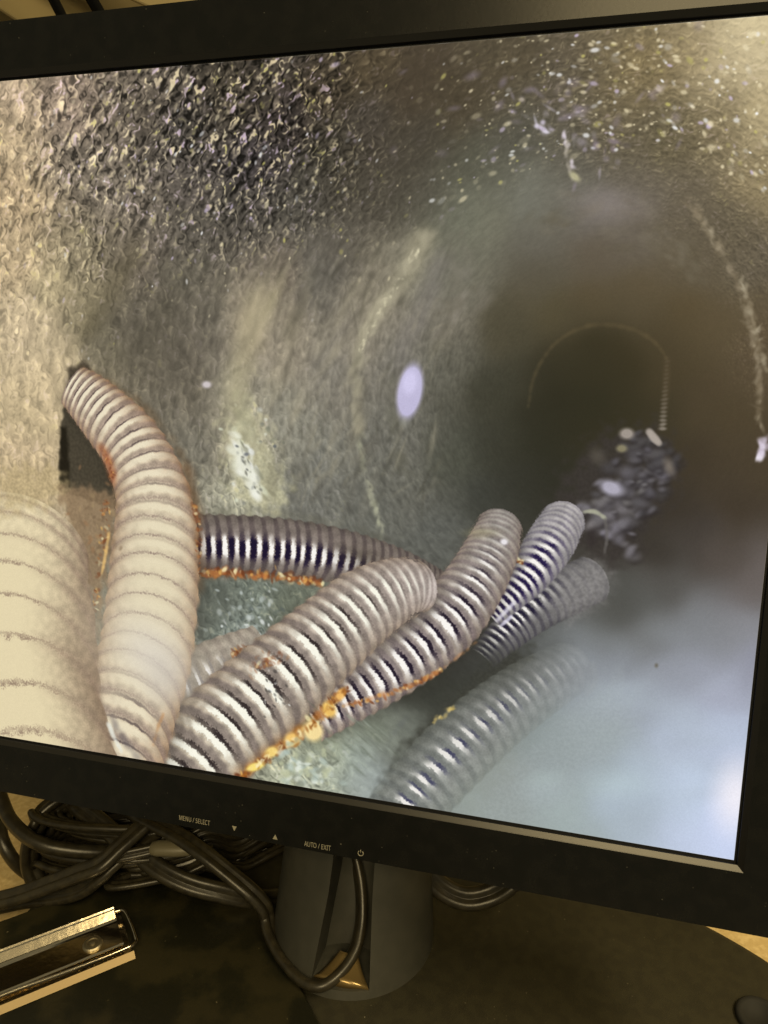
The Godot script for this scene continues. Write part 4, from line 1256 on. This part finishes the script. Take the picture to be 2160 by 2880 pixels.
	var bd := begin()
	var edge_ring := []
	for q in [[0.0006, 0.01265], [0.0, 0.0131], [0.0, 0.0151], [0.0006, 0.0156]]:
		var ring := PackedVector3Array()
		for cn in [[-0.0, 0.0, -90.0], [0.0, 0.32, 0.0], [-0.232, 0.32, 90.0], [-0.232, 0.0, 180.0]]:
			var ccx: float = cn[0] + (-0.012 if cn[0] > -0.1 else 0.012)
			var ccz: float = cn[1] + (0.012 if cn[1] < 0.1 else -0.012)
			for i in 9:
				var a := deg_to_rad(cn[2] + 90.0 * i / 8.0)
				ring.append(Vector3(ccx + cos(a) * (0.012 - q[0]), q[1], ccz + sin(a) * (0.012 - q[0])))
		edge_ring.append(ring)
	loft(bd, edge_ring)
	build("board", bd, board, cb)
	# clip: profile in z (down the board) and y, swept along x
	var x1 := -0.0635
	var x0 := -0.1785
	var clip_z := 0.0265
	var mk_strip := func(prof2: Array, thick: float, xa: float, xb: float) -> SurfaceTool:
		var st := begin()
		var ra := PackedVector3Array()
		var rb := PackedVector3Array()
		var n := prof2.size()
		var ring2 := PackedVector2Array()
		for i in n:
			ring2.append(prof2[i])
		for i in n:
			var q := n - 1 - i
			var d: Vector2 = (prof2[mini(q + 1, n - 1)] - prof2[maxi(q - 1, 0)]).normalized()
			ring2.append(prof2[q] + Vector2(d.y, -d.x) * thick)
		for p in ring2:
			ra.append(Vector3(xa, p.y, p.x))
			rb.append(Vector3(xb, p.y, p.x))
		loft(st, [rb, ra])
		return st
	var plate_profile: Array = []
	for q in [[0.0, 0.0165], [-0.0008, 0.0195], [-0.0004, 0.0216], [0.0006, 0.0222], [0.0012, 0.0216], [0.0018, 0.0212], [0.0047, 0.0185], [0.0053, 0.0185], [0.0058, 0.0191], [0.0066, 0.0186], [0.0075, 0.0183], [0.0212, 0.0182], [0.0226, 0.0188], [0.0232, 0.0198]]:
		plate_profile.append(Vector2(clip_z + q[0], q[1]))
	build("clip_lever", mk_strip.call(plate_profile, 0.0009, x0, x1 - 0.002), chrome, cb)
	var lip_profile := [Vector2(clip_z + 0.0288, 0.0180), Vector2(clip_z + 0.0292, 0.0184), Vector2(clip_z + 0.0318, 0.0160)]
	build("clip_jaw", mk_strip.call(lip_profile, 0.0008, x0 - 0.001, x1 + 0.0015), satin, cb)
	var base_profile := [Vector2(clip_z - 0.001, 0.0160), Vector2(clip_z + 0.012, 0.0166), Vector2(clip_z + 0.0288, 0.0163)]
	build("clip_plate", mk_strip.call(base_profile, 0.0006, x0, x1 + 0.001), chrome, cb)
	var ed := begin(true)
	sweep(ed, curve_points([Vector3(x1 - 0.002, 0.0203, clip_z + 0.002), Vector3(x1 + 0.0022, 0.0206, clip_z + 0.004), Vector3(x1 + 0.0036, 0.0200, clip_z + 0.012), Vector3(x1 + 0.0040, 0.0188, clip_z + 0.021), Vector3(x1 + 0.0030, 0.0180, clip_z + 0.0245), Vector3(x1 - 0.004, 0.0186, clip_z + 0.0262), Vector3(x1 - 0.03, 0.0192, clip_z + 0.0262), Vector3(x1 - 0.055, 0.0196, clip_z + 0.0252), Vector3(x1 - 0.075, 0.0186, clip_z + 0.0262), Vector3(x0 + 0.004, 0.0190, clip_z + 0.0255)], 10), round_outline(0.0009, 10), Vector3.UP)
	build("clip_spring", ed, chrome, cb, true)
	for rx in [-0.0785, -0.1635]:
		var rv := begin()
		var rr := []
		for q in [[0.0046, 0.0], [0.0046, 0.0006], [0.0040, 0.0012], [0.0028, 0.0014], [0.0026, 0.0010], [0.0015, 0.0010], [0.0013, 0.0016], [0.0005, 0.0018]]:
			var ring := PackedVector3Array()
			for i in 28:
				ring.append(Vector3(rx + cos(TAU * i / 28.0) * q[0], 0.0182 + q[1], clip_z + 0.0155 + sin(TAU * i / 28.0) * q[0]))
			rr.append(ring)
		loft(rv, rr)
		build("rivet", rv, rivet_metal, cb)

	# ------------------------------------------------------------ cables
	cable("flat_cable", "black twin cable running from under the bezel down across the coil", [Vector3(-0.3692, 0.0300, -0.0787), Vector3(-0.3294, 0.0460, -0.0459), Vector3(-0.3090, 0.0450, -0.0372), Vector3(-0.2915, 0.0420, -0.0312), Vector3(-0.2754, 0.0380, -0.0264), Vector3(-0.2594, 0.0340, -0.0226), Vector3(-0.2448, 0.0300, -0.0224), Vector3(-0.2310, 0.0260, -0.0254), Vector3(-0.2170, 0.0200, -0.0313), Vector3(-0.2072, 0.0140, -0.0405), Vector3(-0.1972, 0.0100, -0.0522)], vinyl, true, 0.0027, Vector3(0.1, 1, 0.5), 4.0)
	cable("flat_cable", "black twin cable looping down beside the stand and up its front channel", [Vector3(-0.3094, 0.0400, -0.0577), Vector3(-0.2816, 0.0520, -0.0383), Vector3(-0.2548, 0.0520, -0.0301), Vector3(-0.2373, 0.0490, -0.0247), Vector3(-0.2231, 0.0430, -0.0220), Vector3(-0.2106, 0.0360, -0.0203), Vector3(-0.2031, 0.0280, -0.0205), Vector3(-0.2009, 0.0220, -0.0196), Vector3(-0.1966, 0.0185, -0.0140), Vector3(-0.1865, 0.0165, -0.0048), Vector3(-0.1731, 0.0165, 0.0042), Vector3(-0.1635, 0.0175, 0.0057), Vector3(-0.1569, 0.0195, -0.0017), Vector3(-0.1528, 0.0240, -0.0103), Vector3(-0.1520, 0.0300, -0.0182), Vector3(-0.1533, 0.0370, -0.0249), Vector3(-0.1558, 0.0450, -0.0307), Vector3(-0.1598, 0.0530, -0.0363), Vector3(-0.1649, 0.0600, -0.0416)], vinyl, true, 0.0025, Vector3(0.3, 1, 0.3), 0.0)
	cable("flat_cable", "black twin cable leaving at the left edge and rising steeply under the bezel", [Vector3(-0.3581, 0.0120, 0.0029), Vector3(-0.3431, 0.0180, 0.0017), Vector3(-0.3288, 0.0240, 0.0000), Vector3(-0.3146, 0.0300, -0.0041), Vector3(-0.3006, 0.0360, -0.0085), Vector3(-0.2894, 0.0410, -0.0118), Vector3(-0.2834, 0.0460, -0.0197), Vector3(-0.2781, 0.0500, -0.0290), Vector3(-0.2741, 0.0530, -0.0371), Vector3(-0.2732, 0.0540, -0.0488)], vinyl, true, 0.0027, Vector3(0.2, 1, 0.4), 0.0)
	cable("flat_cable", "black twin cable hugging the rising one from below, twisted at its bend", [Vector3(-0.3599, 0.0080, 0.0016), Vector3(-0.3466, 0.0110, -0.0023), Vector3(-0.3328, 0.0140, -0.0070), Vector3(-0.3167, 0.0180, -0.0089), Vector3(-0.3023, 0.0240, -0.0102), Vector3(-0.2923, 0.0320, -0.0129), Vector3(-0.2860, 0.0380, -0.0190), Vector3(-0.2802, 0.0410, -0.0274), Vector3(-0.2745, 0.0430, -0.0381), Vector3(-0.2698, 0.0440, -0.0473)], vinyl, true, 0.0026, Vector3(0.4, 1, 0.1), 9.0)
	cable("round_cable", "black cable sagging from the left edge across the upright loops", [Vector3(-0.3829, 0.0560, -0.0463), Vector3(-0.3672, 0.0520, -0.0335), Vector3(-0.3540, 0.0470, -0.0243), Vector3(-0.3394, 0.0430, -0.0188), Vector3(-0.3264, 0.0400, -0.0179), Vector3(-0.3143, 0.0370, -0.0211), Vector3(-0.3026, 0.0340, -0.0264), Vector3(-0.2940, 0.0310, -0.0332)], vinyl, false, 0.0038, Vector3.UP)
	cable("round_cable", "black cable bending down along the left edge onto the desk", [Vector3(-0.3716, 0.0340, -0.0352), Vector3(-0.3649, 0.0300, -0.0278), Vector3(-0.3591, 0.0240, -0.0246), Vector3(-0.3547, 0.0160, -0.0251), Vector3(-0.3511, 0.0080, -0.0281), Vector3(-0.3409, 0.0050, -0.0270)], vinyl, false, 0.0036, Vector3.UP)
	cable("flat_cable", "black twin cable arching up and over at the left of the heap", [Vector3(-0.3413, 0.0080, -0.0235), Vector3(-0.3449, 0.0160, -0.0247), Vector3(-0.3453, 0.0260, -0.0258), Vector3(-0.3434, 0.0360, -0.0289), Vector3(-0.3404, 0.0430, -0.0347), Vector3(-0.3354, 0.0470, -0.0412), Vector3(-0.3291, 0.0490, -0.0494)], vinyl, true, 0.0028, Vector3(1, 0.2, 0.4), 0.0)
	cable("flat_cable", "thin black twin cable arching inside the left arch", [Vector3(-0.3397, 0.0060, -0.0305), Vector3(-0.3423, 0.0140, -0.0337), Vector3(-0.3410, 0.0240, -0.0370), Vector3(-0.3379, 0.0330, -0.0421), Vector3(-0.3329, 0.0390, -0.0495)], vinyl, true, 0.0024, Vector3(1, 0.2, 0.4), 0.0)
	cable("round_cable", "thin black cable standing upright left of the heap's middle", [Vector3(-0.3256, 0.0120, -0.0466), Vector3(-0.3268, 0.0200, -0.0489), Vector3(-0.3262, 0.0280, -0.0518), Vector3(-0.3247, 0.0340, -0.0576)], vinyl, false, 0.0026, Vector3(1, 0, 0))
	cable("round_cable", "thin black cable standing upright beside the crossing cables", [Vector3(-0.3179, 0.0120, -0.0486), Vector3(-0.3199, 0.0180, -0.0517), Vector3(-0.3199, 0.0260, -0.0544), Vector3(-0.3197, 0.0320, -0.0599)], vinyl, false, 0.0026, Vector3(1, 0, 0))
	cable("round_cable", "thin black cable dropping under the arrow marks of the bezel", [Vector3(-0.2441, 0.0340, -0.0624), Vector3(-0.2460, 0.0240, -0.0605), Vector3(-0.2480, 0.0120, -0.0550), Vector3(-0.2470, 0.0060, -0.0478)], vinyl, false, 0.0024, Vector3(1, 0, 0))
	cable("flat_cable", "black twin cable hanging in a loop behind the stand on the right", [Vector3(-0.1332, 0.0500, -0.0559), Vector3(-0.1265, 0.0400, -0.0514), Vector3(-0.1179, 0.0320, -0.0503), Vector3(-0.1060, 0.0280, -0.0511), Vector3(-0.0940, 0.0300, -0.0551), Vector3(-0.0849, 0.0360, -0.0594), Vector3(-0.0795, 0.0420, -0.0665)], vinyl, true, 0.0030, Vector3(0, 1, 0.4), 0.0, "")
	# the coil: turns of one long cable lying on the desk behind the clipboard
	var coil := begin(true)
	rng.seed = 12
	var mid_l := Vector3(-0.3508, 0.0060, -0.0350)
	var mid_r := Vector3(-0.2137, 0.0060, -0.0771)
	var front := Vector3(-0.2800, 0.0060, -0.0216)
	var back := Vector3(-0.3115, 0.0060, -0.0706)
	var centre := (mid_l + mid_r) * 0.5
	var ax := (mid_r - mid_l) * 0.5
	var fwd := Vector3(0, 0, (front.z - back.z) * 0.5)
	var path := []
	var turns := 15
	for i in turns * 24:
		var a := TAU * i / 24.0
		var tn := i / 24
		var sc2: float = 1.0 - 0.030 * ((tn * 7) % 15) + 0.012 * sin(a * 2.0 + tn)
		var lift := 0.004 + 0.0020 * ((tn * 4) % 15) + 0.003 * sin(a + tn * 1.7)
		var p := centre + ax * (cos(a) * sc2) + fwd * (sin(a) * (sc2 + 0.02 * sin(tn * 3.1)))
		p.y = maxf(lift, 0.0035) + 0.012 * maxf(0.0, cos(a)) * (0.4 + 0.06 * tn)
		if p.z > -0.052 and p.x > -0.345:
			p.y += 0.0135 * smoothstep(-0.052, -0.044, p.z)
		path.append(p)
	sweep(coil, curve_points(path, 3), twin_outline(0.0020, 0.0018), Vector3(0.1, 1, 0.1), 3.0)
	var co := build("coiled_cable", coil, vinyl, self, true)
	co.set_meta("label", "long black twin cable wound into an oval coil on the desk under the monitor")
	co.set_meta("category", "cable")
	co.set_meta("group", "black cables heaped behind the stand")
	var coil2 := begin(true)
	var path2 := []
	var c2 := Vector3(-0.2500, 0.0120, -0.0501)
	var r2 := (Vector3(-0.2096, 0.0120, -0.0787) - c2)
	var f2v := (Vector3(-0.2555, 0.0120, -0.0333) - c2)
	for i in 10 * 20:
		var a := TAU * i / 20.0
		var tn := i / 20
		var k := 1.0 - 0.055 * ((tn * 3) % 10) + 0.02 * sin(a * 2.0 + tn * 2.1)
		var p2 := c2 + r2 * (cos(a) * k) + f2v * (sin(a) * k)
		p2.y = 0.010 + 0.0022 * ((tn * 7) % 10) + 0.010 * maxf(0.0, cos(a)) + 0.003 * sin(a * 1.0 + tn)
		if p2.z > -0.052:
			p2.y += 0.012 * smoothstep(-0.052, -0.044, p2.z)
		path2.append(p2)
	sweep(coil2, curve_points(path2, 3), twin_outline(0.0017, 0.00155), Vector3(0.1, 1, 0.1), 3.0)
	var co2 := build("coiled_cable", coil2, vinyl, self)
	co2.set_meta("label", "thinner black twin cable coiled close beside the left flank of the monitor stand")
	co2.set_meta("category", "cable")
	co2.set_meta("group", "black cables heaped behind the stand")
	# a pale plastic plug among the cables
	var plug := thing("plug", "pale translucent plastic plug lying among the black cables under the bezel", "plug", Vector3(-0.2575, 0.0440, -0.0290))
	plug.basis = Basis(Vector3.UP, 0.25).scaled(Vector3.ONE * 0.75)
	var pb := begin(true)
	var pr := []
	for q in [[-0.016, 0.002], [-0.0145, 0.005], [-0.010, 0.0062], [0.004, 0.0066], [0.012, 0.0058], [0.0155, 0.0042], [0.017, 0.0015]]:
		var ring := PackedVector3Array()
		for i in 20:
			ring.append(Vector3(q[0], sin(TAU * i / 20.0) * q[1] * 0.75, cos(TAU * i / 20.0) * q[1]))
		pr.append(ring)
	loft(pb, pr)
	build("plug_body", pb, pale_plastic, plug, true)
	var pk := begin()
	soft_box(pk, Vector3(0.012, 0.004, 0.005), 0.0008, Transform3D(Basis(), Vector3(0.022, 0, 0)))
	build("plug_neck", pk, vinyl, plug)

	# ------------------------------------------------------------ what shows above the bezel at the top left
	var sh := thing("wall_shelf", "narrow tan wall shelf carrying the cardboard box behind the monitor", "shelf", Vector3(-0.64, 0.5, -0.53))
	var sb := begin()
	soft_box(sb, Vector3(0.62, 0.018, 0.17), 0.002, Transform3D(Basis(), Vector3(0, -0.0095, 0)))
	build("shelf_board", sb, cardboard_dark, sh)
	for s in [-0.24, 0.24]:
		var br := begin()
		soft_box(br, Vector3(0.02, 0.10, 0.012), 0.002, Transform3D(Basis(), Vector3(s, -0.069, -0.073)))
		soft_box(br, Vector3(0.016, 0.016, 0.11), 0.002, Transform3D(Basis(), Vector3(s, -0.027, -0.012)))
		build("bracket", br, strap_black, sh)
	var bx := thing("cardboard_box", "open tan cardboard box on a shelf behind the monitor at upper left", "box", Vector3(-0.70, 0.50, -0.56))
	var bb := begin()
	soft_box(bb, Vector3(0.34, 0.24, 0.08), 0.003, Transform3D(Basis(Vector3.UP, 0.3), Vector3(0.06, 0.12, 0)))
	build("box_body", bb, cardboard, bx)
	var fl := begin()
	soft_box(fl, Vector3(0.36, 0.004, 0.10), 0.001, Transform3D(Basis(Vector3.FORWARD, 0.55) * Basis(Vector3.RIGHT, 0.5), Vector3(0.10, 0.10, 0.075)))
	build("box_flap", fl, cardboard_dark, bx)
	var f2 := begin()
	soft_box(f2, Vector3(0.20, 0.004, 0.06), 0.001, Transform3D(Basis(Vector3.FORWARD, 0.42) * Basis(Vector3.RIGHT, 0.9), Vector3(0.16, 0.14, 0.07)))
	build("box_flap", f2, cardboard, bx)
	for it in [[Vector3(-0.5660, 0.5998, -0.4200), Vector3(-0.5435, 0.5550, -0.4200), "black strap hanging in front of the cardboard box, the left of two"], [Vector3(-0.5271, 0.5963, -0.4200), Vector3(-0.5039, 0.5577, -0.4200), "black strap hanging beside the tan flap, the right of two"]]:
		var st := begin(true)
		var a: Vector3 = it[0]
		var b: Vector3 = it[1]
		var up := (a - b) / (a.y - b.y)
		var over := a + up * (0.744 - a.y)
		sweep(st, curve_points([over + Vector3(-0.01, 0.001, -0.14), over + Vector3(0, 0.002, -0.03), over + Vector3(0, -0.008, 0), a, b, b + (b - a) * 0.9, b + (b - a) * 1.6], 10), PackedVector2Array([Vector2(0.0065, 0.0008), Vector2(0.0058, -0.0016), Vector2(0.002, -0.001), Vector2(0, 0.0004), Vector2(-0.002, -0.001), Vector2(-0.0058, -0.0016), Vector2(-0.0065, 0.0008), Vector2(0, 0.0022)]), Vector3(0, 0.2, 1))
		var o := build("strap", st, strap_black, self, true)
		o.set_meta("label", it[2])
		o.set_meta("category", "strap")
		o.set_meta("group", "black straps behind the monitor")
